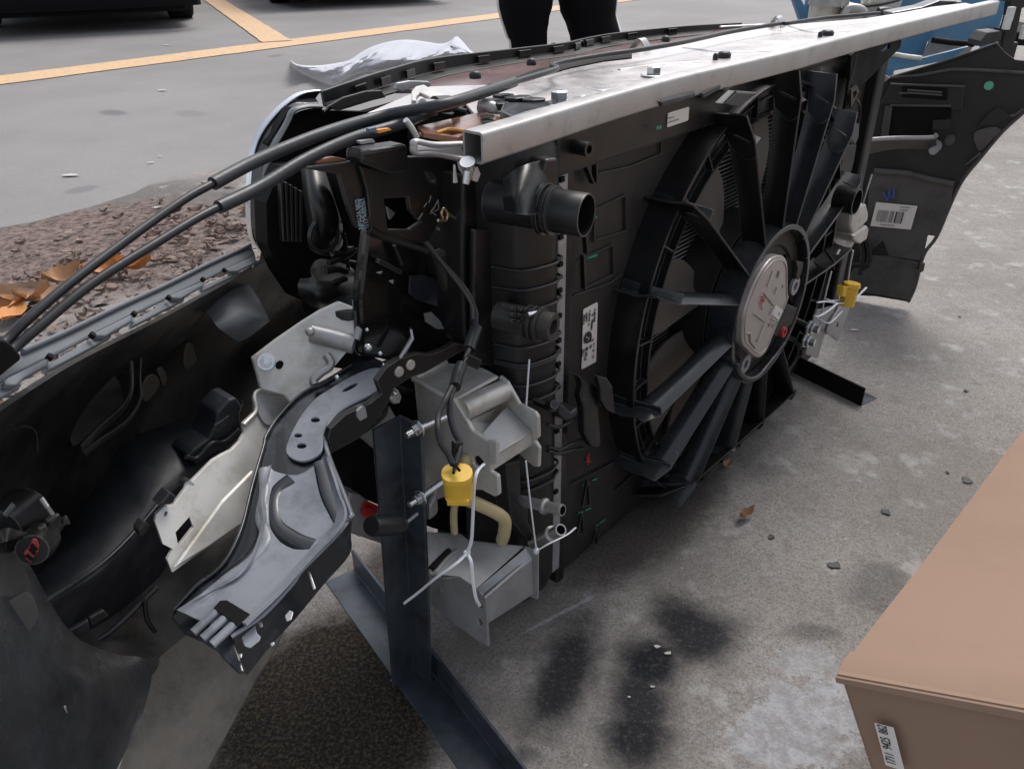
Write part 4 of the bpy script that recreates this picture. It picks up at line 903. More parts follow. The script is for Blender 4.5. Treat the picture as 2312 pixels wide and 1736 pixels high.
yx=RT; yz=yd_.normalized(); yy=yx.cross(yz).normalized()
def ypr(c,k=1): return [c+yx*(.0112*k*math.copysign(abs(math.cos(a))**.7,math.cos(a)))+yy*(.009*k*math.sin(a)) for a in[2*math.pi*i/16 for i in range(16)]]
yr=[ypr(yc),ypr(yc+yd_*.02,1.02),ypr(yc+yd_*.25,1.0),ypr(yc+yd_*.3,.95),ypr(yc+yd_,.93)]
MB().poly(yr[0],yd_*.02).grid(yr,close=True).poly(yr[-1],yd_*.001).build('yellow_connector',M_YEL,wp,smooth=35,bevel=.0006)
MB().box(yc+yd_*.9-yy*.008,yx*.016,yy*.003,yd_*.2).build('connector_latch',M_YEL,wp,bevel=.0006)
# ================================================================ black stamped side arm
arm=thing('side_arm','black stamped steel side arm with painted blue grey sky sheen, curving down to lower left','side arm')
M_SKYSTEEL=mat('sky_sheen_black_steel',(.235,.247,.272),.36,rvar=.12,coat=.15,bump=.12,bscale=14,bdist=.004,spots=((.075,.082,.095),.5),dscale=18)  # lighter blue-grey paints the sky's reflection onto black steel
AP=plane3(PN('J',1850,400,.115),PN('I',880,870,.055),PN('I',1770,400,.015))
an=AP[1]; an=an if an.dot(EYE-AP[0])>0 else -an
def ar(k,pts,up=0): return [PL(k,x,y,AP[0]+an*up,AP[1]) for x,y in pts]
outer=ar('J',[(1850,395),(1830,440),(1820,520),(1700,600),(1500,705),(1405,800),(1372,900),(1400,1050),(1545,1420),(1540,1490)])+ar('I',[(1775,400),(1700,480),(1540,640),(1490,710),(1340,870),(1175,985),(1215,1070),(1245,1165),(1212,1170),(1130,1090),(1110,1060),(1030,1010),(935,965),(870,885),(885,850),(1000,730),(1130,625),(1225,450),(1290,200),(1345,10)])+ar('J',[(950,900),(1040,760),(1200,600),(1400,490),(1560,380),(1650,300)])
MB().poly(outer,-an*.003).build('arm_plate',M_STEELK,arm,bevel=.0012)
def face(k,pts,up,name,mt=M_SKYSTEEL,holes=(),smooth=True,th=.0025,par=arm):
    p=ar(k,pts,up); p=cat(p,3,True) if smooth else p
    hs=[cat(ar(k,h,up),3,True) for h in holes]
    return MB().poly(p,-an*th,hs).build(name,mt,par,bevel=.0011,seg=3)
lob=[(1430,545),(1560,470),(1700,415),(1800,420),(1808,490),(1690,590),(1500,690),(1400,790),(1362,900),(1350,1000),(1290,1055),(1200,1078),(1110,1040),(1095,960),(1180,780),(1290,640)]
def slot(x,y,a,l,w_):
    ca,sa_=math.cos(a),math.sin(a); return [(x+ca*l*math.cos(q)-sa_*w_*math.sin(q),y+sa_*l*math.cos(q)+ca*w_*math.sin(q)) for q in[2*math.pi*i/8 for i in range(8)]]
face('J',lob,.004,'upper_pad',holes=[slot(1300,782,.0,33,16),slot(1178,893,.0,28,13),slot(1202,968,0,34,18),slot(1548,550,-.5,62,14),slot(1750,505,-.5,14,10)])
MB().poly(cat(ar('J',[(q[0]*1.0,q[1]) for q in lob],.0015),3,True),-an*.002).build('pad_floor',M_DK,arm)
# sculpted lower trough: an inset channel that rises to a rim on both sides
def tr(rows,ups): return surf([[PL(k,x,y,AP[0]+an*u_,AP[1]) for (k,x,y),u_ in zip(r,ups)] for r in rows],3,5)
rows_=[[('J',962,1115),('J',975,1112),('J',1010,1160),('J',1180,1190),('J',1330,1100),('J',1375,1050),('J',1400,1050)],
 [('J',900,1330),('J',940,1350),('J',1000,1370),('J',1200,1330),('J',1390,1300),('J',1440,1290),('J',1475,1280)],
 [('I',1325,440),('I',1345,440),('I',1375,470),('I',1500,450),('I',1680,420),('I',1720,410),('I',1762,395)],
 [('I',1235,640),('I',1270,630),('I',1320,610),('I',1400,640),('I',1530,610),('I',1560,590),('I',1580,600)],
 [('I',1060,745),('I',1090,740),('I',1130,760),('I',1240,800),('I',1360,790),('I',1400,770),('I',1420,780)],
 [('I',900,850),('I',960,880),('I',1000,900),('I',1110,940),('I',1190,930),('I',1230,925),('I',1260,930)]]
MB().grid(tr(rows_,[.010,.006,.0045,.0035,.0045,.006,.012]),.0022).build('trough',M_SKYSTEEL,arm,smooth=70)
def ribline(k,pts,up,r,mt=M_SKYSTEEL,name='pressed_rib',fl=(1,.7)): return MB().tube(cat(ar(k,pts,up),5),r,10,flat=fl).build(name,mt,arm,smooth=60)
ribline('I',[(1345,130),(1350,250),(1330,380),(1360,490),(1280,600),(1160,690),(1000,820)],.0066,.0042,fl=(1,.45))
ribline('I',[(1480,180),(1400,240),(1375,330),(1400,430),(1500,500),(1590,530)],.0052,.0072,M_STEELK,fl=(1,.26))  # dark strips, here and below, paint in the shade of creases
ribline('I',[(1330,380),(1335,480),(1260,590),(1140,680)],.0060,.0042,M_STEELK,fl=(1,.25))
ribline('J',[(1350,1080),(1400,1300),(1470,1450),(1500,1520)],.0056,.0068,M_STEELK,fl=(1,.26))
for a_,b_ in(((960,900),(1090,985)),((1010,870),(1140,955)),((1060,830),(1190,915))):
    pass
for q in range(3):
    x0=985+q*48; y0=965+q*30
    ribline('I',[(x0,y0),(x0+60,y0-55),(x0+120,y0-110)],.0075,.0034)
MB().poly(ar('I',[(1085,840),(1120,800),(1155,798),(1275,870),(1215,935)],.010),-an*.002).build('oblong_hole',M_DK,arm,bevel=.0005)
# rim beads and the side wall
rim=ar('J',[(1820,520),(1700,600),(1500,705),(1405,800),(1372,900),(1400,1050),(1545,1420),(1540,1490)],.004)+ar('I',[(1700,485),(1540,645),(1490,715),(1340,875),(1180,985)],.004)
MB().tube(cat(rim,5),.0018,8).build('rolled_rim',M_SKYSTEEL,arm,smooth=60)
rim2=ar('J',[(1560,390),(1400,490),(1200,600),(1040,760),(950,900)],.002)+ar('I',[(1345,10),(1290,200),(1225,450),(1130,625),(1000,730),(885,850)],.002)
MB().tube(cat(rim2,5),.0014,8).build('rolled_rim',M_STEELK,arm,smooth=60)
low=[PL('J',x,y,AP[0]-an*.035,AP[1]) for x,y in((2000,560),(1830,640),(1790,760),(1620,890),(1430,1010),(1400,1060),(1480,1440),(1530,1600))]+[PL('I',x,y,AP[0]-an*.035,AP[1]) for x,y in((1770,560),(1650,700),(1500,880),(1380,1010),(1250,1175))]
MB().grid([cat(rim,4),cat(low,4)],.002).build('side_wall',M_STEELK,arm,smooth=60)
MB().poly(pn('K',[(395,840),(440,800),(460,810),(470,860),(475,890),(420,920),(400,895)],.055),N*.002).build('square_window',M_SHEET,arm)
def chipq(pts,up=-.012,d=.02,mt=M_SHEET,name='bright_window'):
    q=[]
    for x,y in pts:
        p=PL('I',x,y,AP[0]+an*up,AP[1]); q.append(p+(EYE-p).normalized()*d)
    MB().poly(q,(q[0]-EYE).normalized()*.002).build(name,mt,arm,bevel=.0006)
chipq([(1450,880),(1475,850),(1495,860),(1485,900),(1460,910)]); chipq([(1230,990),(1300,925),(1310,970),(1330,985),(1320,1010),(1275,1045),(1245,1035)],mt=M_SKYSTEEL); chipq([(1312,910),(1335,910),(1340,935),(1322,940)]); chipq([(1565,650),(1580,655),(1610,740),(1595,750)],mt=M_ALU); chipq([(1215,1075),(1235,1070),(1232,1095),(1220,1095)]); chipq([(1375,1020),(1395,1010),(1400,1025),(1382,1038)])
# riveted strap to the latch panel
MB().poly(pn('K',[(560,590),(640,480),(740,410),(900,360),(1000,370),(1120,330),(1210,275),(1280,290),(1290,330),(1130,420),(960,520),(840,560),(700,650),(640,790),(560,900),(420,1060),(180,1190),(150,1060),(170,990),(300,870),(500,780),(600,700)],.085),N*.006,[pn('K',[(395,840),(440,800),(460,810),(470,860),(475,890),(420,920),(400,895)],.085)]).build('riveted_strap',M_PLD,arm,bevel=.001)
for x,y in((750,518),(845,460)):
    MB().lathe(PN('K',x,y,.083),N,[(0,0),(0,.0042),(.0008,.0047),(.002,.0047)],28).build('rivet_head',M_CAST,arm,smooth=50)
MB().tube([PN('K',750,400,.075),PN('K',855,240,.075),PN('K',840,165,.08)],.0012,8).build('bright_edge',M_SHEET,arm,smooth=60)
for x,y,r_ in((485,310,.0034),(585,362,.002),(475,165,.0016),(655,460,.002),(612,455,.0012),(705,695,.0022),(225,560,.002)):
    MB().sphere(PN('K',x,y,.09),r_,2).build('rivet_stud',M_ZINC,arm,smooth=60)
MB().poly(pn('K',[(665,740),(715,700),(735,660),(765,720),(750,775),(700,785)],.09),N*.006).build('brake_clip',M_SHEET,arm,bevel=.001)
# ================================================================ left silver bracket
lb=thing('cast_bracket','long pale silver bracket with a slanted window behind the stamped side arm','bracket')
BP=plane3(PN('J',855,345,.20),PN('J',1600,60,.15),PN('J',1150,640,.16)); 
def bq(k,pts,up=0):
    nn=BP[1] if BP[1].dot(EYE-BP[0])>0 else -BP[1]; return [PL(k,x,y,BP[0]+nn*up,BP[1]) for x,y in pts]
MB().poly(bq('J',[(853,345),(1030,210),(1220,80),(1340,5),(1480,-60),(1655,10),(1655,50),(1590,230),(1530,300),(1420,430),(1290,540),(1150,690),(1080,610),(915,565),(870,400)]),N*.004).build('upper_plate',M_CAST,lb,bevel=.0015)
MB().tube(bq('J',[(1275,165),(1420,200),(1580,245)],.004),.0085,20).build('tube_boss',M_SHEET,lb,smooth=60)
MB().sphere(bq('J',[(1265,155)],.012)[0],.0045,2).build('weld_blob',M_ALU,lb,smooth=60)
MB().tube(cat(bq('J',[(1380,320),(1410,370),(1400,410),(1340,450),(1290,500),(1295,530)],.006),4),.0038,10).build('weld_seam',M_ALU,lb,smooth=60)
bp_=bq('J',[(950,370)],.001)[0]; hexbolt_axis(bp_,(bp_-EYE),.0052,.004,lb)
MB().lathe(bq('J',[(1047,392)],.003)[0],N,[(0,0),(0,.004),(.0005,.004)],14).build('small_hole',M_DK,lb)
MB().tube(bq('J',[(1655,20),(1620,120),(1592,210)],.008),.0035,8).build('bright_edge',M_SHEET,lb,smooth=60)
CP=plane3(PN('J',900,600,.19),PN('I',800,400,.13),PN('J',870,1150,.145))
def cq(k,pts,up=0):
    nn=CP[1] if CP[1].dot(EYE-CP[0])>0 else -CP[1]; return [PL(k,x,y,CP[0]+nn*up,CP[1]) for x,y in pts]
lp=cq('J',[(865,620),(900,575),(1080,600),(1145,665),(1060,790),(960,930),(900,1120),(860,1300),(790,1500)])+cq('I',[(1240,390),(1060,530),(878,660),(852,595),(880,540),(830,515),(790,400),(795,365),(835,320),(880,318),(960,210),(1080,90),(1130,60)])+cq('J',[(700,1000),(760,940),(790,880),(785,810),(870,730)])
MB().poly(lp,N*.003,[cq('I',[(895,455),(965,376),(985,430),(910,526)]),cq('I',[(835,372),(842,348),(856,350),(848,375)])]).build('lower_plate',M_CAST,lb,bevel=.0012)
MB().poly(cq('I',[(885,640),(1130,300),(1290,140),(1300,190),(1260,390),(1060,530)],.006),N*.003).build('folded_web',M_CAST,lb,bevel=.002)
MB().tube(cat(cq('J',[(1140,655),(1090,605),(1000,590),(905,575),(868,620),(880,720),(790,820)],.002),4),.0022,8).build('rolled_edge',M_CAST,lb,smooth=60)
MB().poly(cat(cq('J',[(900,590),(1080,612),(1130,670),(1040,790),(960,820),(900,740),(885,650)],.003),4,True),N*.001).build('dished_shadow_face',M_SHEET,lb,bevel=.001)
# ================================================================ latch panel: dark upright structure between grille and radiator
lt=thing('latch_panel','dark upright latch support panel with printed white code below the bonnet cables','panel')
MB().poly(pn('F',[(560,250),(800,220),(1330,170),(1670,160),(1660,400),(1600,560),(1470,800),(1300,770),(1080,700),(960,680),(900,520),(840,300)],.115),N*.005,
  [pn('F',[(1165,470),(1335,462),(1345,560),(1420,640),(1340,690),(1190,690)],.115),pn('F',[(1455,285),(1490,290),(1525,335),(1520,360),(1480,345)],.115)]).build('upper_plate',M_PLD,lt,bevel=.0015)
MB().poly(pn('F',[(990,240),(1080,260),(1075,560),(1060,620),(1040,420)],.110),N*.004).build('stiffening_fold',M_PL,lt,bevel=.001)
MB().poly(pn('F',[(1185,530),(1240,575),(1205,620)],.15),N*.003).build('bright_chip',M_SHEET,lt)
MB().poly(pn('F',[(1040,690),(1420,830),(1720,700),(1730,1480),(1300,1640),(1000,1600),(980,1200)],.135),N*.012).build('lower_box',M_GL,lt,bevel=.004)
MB().poly(pn('F',[(1540,880),(1640,820),(1700,1100),(1730,1500),(1640,1480),(1620,1150)],.11),N*.01).build('curved_column',M_PLV,lt,bevel=.003)
MB().tube(pk('F',[(1050,680,.112),(1150,740,.112),(1300,790,.11),(1460,840,.108)]),.0032,8).build('lower_flange',M_PL,lt,smooth=60)
MB().poly(pn('F',[(1345,1020),(1440,1010),(1560,1060),(1640,1120),(1640,1240),(1560,1245),(1450,1210),(1400,1195),(1340,1150)],.125),N*.002).build('torn_film',M_STEELK,lt,bevel=.0005)
for pts in ([(1450,1290),(1500,1280),(1560,1340),(1590,1400),(1540,1400),(1460,1350)],[(1350,1390),(1360,1450),(1270,1600),(1300,1610),(1370,1480)],[(1530,840),(1580,860),(1720,760),(1770,660),(1740,740),(1620,800)],[(1520,660),(1630,720),(1620,730),(1520,680)],[(1110,1000),(1150,990),(1135,1010)],[(1200,1060),(1230,1050),(1225,1080)]):
    MB().poly(pn('F',pts,.118),N*.0015).build('bright_chip',M_SHEET,lt)
for a_,b_,w_ in(((1110,910),(1280,995),.004),((1230,800),(1285,940),.0025)):
    MB().beam(PN('F',*a_,.128),PN('F',*b_,.128),N,w_,.004).build('moulded_rib',M_PLD,lt,bevel=.0008)
MB().tube(cat([PN('F',x,y,.10) for x,y in((1545,625),(1600,625),(1612,580),(1590,540),(1570,570),(1580,610))],5),.0013,8).build('wire_loop',mat('brassy_wire',(.5,.38,.22),.3,metal=.8),lt,smooth=60)
MB().tube([PN('F',1620,580,.10),PN('F',1675,615,.10)],[.0018,.0012],8).build('wire_end',M_ZINC,lt)
def vtext(t,k,a_,b_,n,size,mt,par):
    p=PN(k,*a_,n); q=PN(k,*b_,n); xd=(q-p).normalized(); lettering(t,p,xd,xd.cross(N)*1,size,mt,par,stretch=(q-p).length)
M_PRINT=mat('pale_blue_print',(.32,.42,.48),.6)
for i,(x0,x1,tx) in enumerate(((995,972,'NF0174 9825'),(1018,992,'PP-GF30 F14'),(1040,1012,'2117 4400361'))):
    vtext(tx,'F',(x0+12,682),(x1+8,470),.1128,.0058,M_PRINT,lt)
strokes('F',[[(1490,580),(1510,540),(1495,560),(1530,590)],[(1510,550),(1545,480),(1550,545),(1520,560)],[(1405,620),(1435,575)],[(1445,530),(1465,500)],[(1480,500),(1495,450)]],.1125,.0010,M_GINK,lt,'chalk_mark')
MB().poly(pn('F',[(1000,130),(1330,80),(1340,180),(1330,290),(1200,300),(1080,250),(1000,220)],.10),N*.02).build('latch_body',M_PL,lt,bevel=.003)
for pts,mt in (([(630,190),(820,175),(900,190),(895,215),(700,232),(660,215)],M_BRNTINT),([(830,90),(980,15),(1000,40),(870,110)],M_BRNTINT),([(980,60),(1090,45),(1100,70),(1000,85)],M_SHEET),([(795,110),(850,125),(830,135)],M_SHEET)):
    MB().poly(pn('F',pts,.12),N*.006).build('copper_tab' if mt is M_BRNTINT else 'bright_chip',mt,lt,bevel=.001)
MB().poly(pn('R4',[(840,490),(950,475),(965,490),(850,520)],.10),N*.004).build('orange_clip',mat('orange_plastic',(.75,.30,.05),.4),lt)
MB().poly(pn('R4',[(765,480),(830,465),(830,500),(770,510)],.10),N*.004).build('blue_clip',mat('steel_blue_plastic',(.10,.16,.26),.4),lt)
MB().poly(pn('R4',[(680,590),(800,575),(820,600),(690,615)],.10),N*.004).build('bright_chip',M_SHEET,lt)
MB().poly(pn('F',[(820,230),(1680,200),(1700,900),(1000,800)],.185),N*.02).build('rear_backing',M_DK,lt)  # dark sheet added so the plate's openings read black
# tall dark end wall between tank and latch panel
MB().poly(pn('F',[(1730,300),(2010,330),(2010,1700),(1900,1700),(1740,1480),(1720,900)],.09),N*.05).build('end_wall',M_PLD,lt,bevel=.003)
MB().poly(pn('G',[(225,690),(430,690),(435,1660),(215,1660)],.075),N*.006).build('side_rail',M_PL,lt,bevel=.002)
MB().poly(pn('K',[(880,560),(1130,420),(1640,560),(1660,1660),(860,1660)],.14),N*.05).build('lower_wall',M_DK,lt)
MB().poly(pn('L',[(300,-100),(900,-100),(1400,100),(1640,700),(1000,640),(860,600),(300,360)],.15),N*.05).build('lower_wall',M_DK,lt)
# ================================================================ front bumper cover: left wing, grille surround, right wing
bum=thing('bumper_cover','dark dusty front bumper cover wrapping around the module, seen from its inner side','bumper')
def pg(rows): return [[PN(k,x,y,n) for (k,x,y,n) in r] for r in rows]
SH=[[('X',-90,930,.02),('X',150,780,.12),('X',330,690,.19),('X',480,610,.27),('X',585,550,.315)],
    [('X',-90,1010,.12),('X',140,890,.21),('X',320,800,.28),('X',480,720,.335),('X',640,630,.365)],
    [('X',-90,1150,.15),('X',130,1050,.23),('X',300,950,.29),('X',470,840,.34),('X',660,740,.36)],
    [('X',-90,1330,.13),('X',100,1250,.20),('X',290,1130,.25),('X',450,1020,.29),('X',620,900,.31)],
    [('X',-90,1520,.08),('X',70,1450,.13),('X',230,1340,.18),('X',420,1210,.215),('X',600,1080,.24)],
    [('X',-90,1740,.03),('X',60,1700,.07),('X',200,1560,.11),('X',330,1430,.15),('X',540,1260,.19)]]
M_SHL=mat('bumper_inner_plastic',(.008,.008,.008),.38,rvar=.16,bump=.3,bscale=22,bdist=.006,dust=((.10,.088,.075),.2),spots=((.045,.038,.030),.42),dscale=9)
MB().grid(surf(pg(SH),7,7),.003).build('inner_shell',M_SHL,bum,smooth=70)
# under tray, lying almost flat near the ground
UP=plane3(PN('X',590,1400,.175),PN('X',430,1730,.105),PN('X',350,1350,.20))
M_TRAY=mat('brown_grey_undertray',(.20,.18,.155),.6,bump=.7,bscale=70,bdist=.004,spots=((.10,.088,.075),.45),dscale=26)
MB().poly([PL('X',x,y,UP[0],UP[1]) for x,y in((370,1285),(560,1270),(640,1300),(595,1400),(556,1460),(502,1560),(405,1740),(235,1740),(262,1640),(290,1520),(330,1440),(355,1380))],-Z*.003).build('undertray',M_TRAY,bum,bevel=.0015)
def uq(k,pts,up=.002): return [PL(k,x,y,UP[0]+Z*up,UP[1]) for x,y in pts]
MB().poly(cat(uq('I',[(690,1170),(740,1100),(800,1075),(808,1120),(770,1180),(690,1225)],.004),4,True),-Z*.001).build('tray_recess',M_SHL,bum)
MB().poly(uq('I',[(565,1270),(640,1280),(660,1350),(600,1440),(535,1440),(545,1350)],.003),-Z*.001).build('tray_pad',M_SHL,bum,bevel=.001)
# lower wing skirt and liner, near the left bottom corner
LR=[[('X',-90,1090,.10),('X',30,1190,.115),('X',90,1290,.12),('X',150,1400,.12)],[('X',-90,1250,.07),('X',40,1330,.09),('X',150,1440,.10),('X',250,1420,.13)],[('X',-90,1420,.04),('X',60,1480,.07),('X',200,1530,.09),('X',320,1440,.125)],[('X',-90,1740,.0),('X',60,1740,.03),('X',190,1740,.06),('X',300,1560,.095)]]
MB().grid(surf(pg(LR),6,6),.003).build('lower_liner',mat('wet_sheen_liner_plastic',(.042,.045,.05),.28,bump=.45,bscale=16,bdist=.008,spots=((.006,.006,.007),.75),dscale=9,dust=((.12,.11,.1),.2)),bum,smooth=70)  # grey with black mottling paints in reflections on wet-looking black plastic
# impact bar (dark padded beam) inside the bumper
BR=[[('I',60,790,.20),('I',250,520,.235),('I',390,330,.25),('I',520,150,.27),('I',650,-20,.285),('J',780,640,.29)],
    [('I',140,760,.165),('I',330,560,.19),('I',470,400,.205),('I',620,200,.225),('I',760,30,.24),('J',770,700,.255)],
    [('I',225,815,.125),('I',400,705,.145),('I',560,590,.16),('I',690,455,.175),('I',860,230,.195),('I',1150,40,.215)],
    [('I',250,880,.13),('I',420,790,.15),('I',600,670,.165),('I',730,540,.18),('I',880,330,.2),('I',1160,90,.22)],
    [('I',330,1075,.155),('I',480,985,.175),('I',640,860,.19),('I',800,700,.205),('I',930,500,.22),('I',1190,250,.24)]]
M_BAR=mat('blue_black_foam_bar',(.014,.0155,.02),.5,rvar=.14,bump=.35,bscale=40,bdist=.003,spots=((.05,.053,.062),.4),dscale=16)
MB().grid(surf(pg(BR),6,5),.002).build('impact_bar',M_BAR,bum,smooth=32)
MB().tube(cat([PN(*q) for q in(('I',232,806,.118),('I',405,696,.138),('I',560,580,.153),('I',692,447,.168),('I',800,320,.18))],5),.0020,8).build('bar_edge',M_PLB,bum,smooth=60)
MB().poly(pn('I',[(300,985),(450,900),(460,950),(330,1035)],.145),N*.004).build('light_patch',M_PLB,bum,bevel=.001)
MB().poly(pn('I',[(455,890),(530,850),(555,880),(470,930)],.145),N*.004).build('light_patch',M_PL,bum,bevel=.001)
# end cap on the bar
CPT=[(390,1045),(430,1000),(540,920),(560,880),(590,810),(600,730),(690,640),(740,625),(780,690),(765,740),(775,820),(790,880),(680,990),(640,1030),(620,1010),(540,1050),(455,1110),(440,1060)]
MB().poly(pn('J',CPT,.205),N*.03).build('bar_end_cap',M_BAR,bum,bevel=.004,seg=3)
MB().poly(pn('J',[(585,820),(690,750),(695,780),(625,875),(590,870)],.2035),N*.002).build('moulded_pad',M_PLB,bum,bevel=.001)
MB().tube(cat(pn('J',[(380,1045),(460,1055),(560,950),(650,940),(760,850)],.203),4),.0022,8).build('bar_edge',M_PLB,bum,smooth=60)
MB().poly(pn('R5',[(1975,515),(2125,330),(2200,395),(2170,480),(2050,480)],.13),N*.012).build('sensor_clip',M_PLB,bum,bevel=.002)
MB().poly(pn('R5',[(1725,820),(1810,690),(1885,770),(1800,900),(1750,890)],.135),N*.01).build('sensor_clip',M_PLV,bum,bevel=.002)
MB().tube([PN('J',365,1225,.16),PN('J',400,1255,.145)],.004,10).build('small_pin',M_ZINC,bum,smooth=60)
# top ledge with its row of hooks
LP_=plane3(PN('E',1790,165,.312),PN('E',0,1010,.062),PN('E',1895,272,.296))
ln_=LP_[1] if LP_[1].dot(EYE-LP_[0])>0 else -LP_[1]
def lq(pts,up=0): return [PL('E',x,y,LP_[0]+ln_*up,LP_[1]) for x,y in pts]
M_LED=mat('sky_sheen_ledge_plastic',(.13,.145,.165),.42,rvar=.1,bump=.15,bscale=30,spots=((.07,.078,.09),.3),dscale=10,dust=((.16,.15,.14),.2))  # pale blue-grey base paints in sky reflected at a grazing angle
MB().poly(lq([(-350,1170),(0,1000),(160,915),(500,765),(850,595),(1200,435),(1500,287),(1700,187),(1790,160),(1825,240),(1450,425),(955,665),(365,965),(0,1150),(-350,1330)]),-ln_*.003).build('ledge_face',M_LED,bum,bevel=.0015)
MB().tube(cat(lq([(160,925),(500,775),(850,605),(1200,445),(1500,297),(1785,170)],.002),4),.0016,8).build('ledge_bead',M_LED,bum,smooth=60)
for pts,up in (([(1820,240),(1830,290),(1700,352),(1640,356),(1612,335),(1680,305)],.004),([(1895,262),(1900,278),(1815,318),(1812,300),(1850,270)],.0),([(1450,412),(1465,400),(1445,460),(1700,352),(1705,368),(1455,492),(1440,470)],.0),([(1450,425),(1445,460),(1325,530),(1290,548),(1225,545),(1215,525)],.004),
    ([(955,655),(965,700),(1225,548),(1325,535),(1320,552),(950,746),(940,715)],.0),([(955,655),(940,710),(800,790),(760,815),(690,815),(670,790),(700,780)],.004),([(365,955),(372,1000),(680,815),(800,800),(795,822),(345,1062),(330,1030)],.0),
    ([(365,960),(345,1020),(180,1110),(120,1165),(45,1165),(22,1142),(60,1110)],.004),([(-300,1300),(45,1170),(160,1155),(150,1175),(0,1258),(-300,1400)],.0)):
    MB().poly(lq(pts,up),-ln_*.004).build('ledge_hook',M_LED,bum,bevel=.001)
for x,y in((1455,405),(965,650),(365,955),(1608,340),(1212,535),(668,800)):
    MB().lathe(lq([(x,y)],.006)[0],ln_,[(0,0),(0,.0019),(-.003,.0019)],14).build('hook_notch',M_DK,bum)
# fin like tab and moulded shapes on the inside of the shell
MB().grid(surf(pg([[('E',1340,560,.30),('E',1500,470,.30),('E',1650,420,.305),('E',1760,420,.31)],[('E',1480,660,.27),('E',1600,580,.27),('E',1740,540,.275),('E',1850,560,.285)],[('E',1560,760,.25),('E',1680,720,.25),('E',1800,670,.255),('E',1915,690,.265)],[('E',1700,860,.26),('E',1770,830,.255),('E',1850,770,.26),('E',1925,710,.27)]]),5,5),.003).build('moulded_tab',M_LED,bum,smooth=50)
def inner(pts,n,name,mt,h=.004,k='E'): return MB().poly(cat(pn(k,pts,n),3,True),N*h).build(name,mt,bum,bevel=.002)
M_BRN=mat('brown_dust_film',(.055,.047,.037),.55,spots=((.02,.018,.015),.5),dscale=14,bump=.1)
inner([(1330,880),(1370,870),(1400,960),(1405,1000),(1330,1060),(1310,990)],.285,'dusty_recess',M_BRN)
inner([(1030,1130),(1090,1090),(1140,1130),(1130,1200),(1050,1290),(1010,1240)],.27,'dusty_recess',M_BRN)
inner([(1120,1060),(1160,1040),(1195,1120),(1170,1180),(1140,1110)],.272,'dusty_recess',M_BRN)
MB().tube(cat([PN('E',x,y,n) for x,y,n in((900,820,.22),(935,1000,.225),(940,1200,.22),(880,1330,.21),(740,1460,.195),(580,1620,.175))],5),.0022,10,flat=(1.6,.35)).build('moulded_rib',M_SHL,bum,smooth=60)
MB().tube(cat([PN('E',x,y,n) for x,y,n in((1010,900,.235),(1000,1100,.24),(1000,1280,.235),(900,1440,.215),(700,1580,.19),(600,1659,.18))],5),.0016,10,flat=(1.6,.35)).build('moulded_rib',M_SHL,bum,smooth=60)
inner([(450,1100),(560,1030),(820,1100),(890,1240),(860,1320),(560,1600),(500,1560),(420,1300)],.225,'inner_panel',M_SHL,.006)
MB().tube(cat([PN('E',x,y,.125) for x,y in((-40,1560),(60,1480),(180,1460),(250,1500),(260,1640))],5),.0016,10,flat=(1.6,.35)).build('moulded_rib',M_SHL,bum,smooth=60)
# fog lamp plug group, lower left
MB().lathe(PN('R5',400,1060,.085),PN('R5',620,800,.11)-PN('R5',400,1060,.085),[(0,0),(0,.0095),(.008,.011),(.018,.0105),(.021,.007),(.042,.006),(.045,0)],20).build('sensor_plug',M_PL,bum,smooth=40)
MB().poly(pn('R5',[(300,1100),(360,1040),(420,920),(470,920),(505,1000),(490,1080),(430,1150),(390,1230),(330,1180)],.082),N*.002).build('red_plug_mark',mat('red_plug_face',(.28,.035,.04),.5),bum,bevel=.001)
strokes('R5',[[(370,1040),(440,1110)],[(390,990),(460,1060)],[(330,1120),(400,1180)]],.0815,.002,M_DK,bum,'plug_line')
for pts,n,mt in (([(580,700),(700,620),(760,620),(640,740)],.095,M_PLB),([(780,760),(800,680),(850,640),(895,745)],.10,M_PLV),([(50,640),(180,480),(210,520),(90,670)],.09,M_PLB),([(480,800),(580,740),(600,800),(520,880)],.09,M_PLB)):
    MB().poly(pn('R5',pts,n),N*.004).build('plug_facet',mt,bum,bevel=.001)
MB().grid(surf(pg([[('R5',-60,830,.09),('R5',100,780,.09),('R5',250,820,.09),('R5',430,860,.09)],[('R5',-60,1000,.085),('R5',60,960,.08),('R5',160,930,.085),('R5',300,930,.09)]]),4,4),.004).build('moulded_collar',M_SHL,bum,smooth=60)
MB().tube([PN('R5',520,415,.10),PN('R5',590,520,.095),PN('R5',655,610,.095)],.0014,8).build('bright_pin',M_ALU,bum)
MB().lathe(PN('R5',330,560,.13),PN('R5',150,700,.12)-PN('R5',330,560,.13),[(0,0),(0,.016),(.03,.015),(.033,0)],24).build('lamp_housing',M_PL,bum,smooth=40)
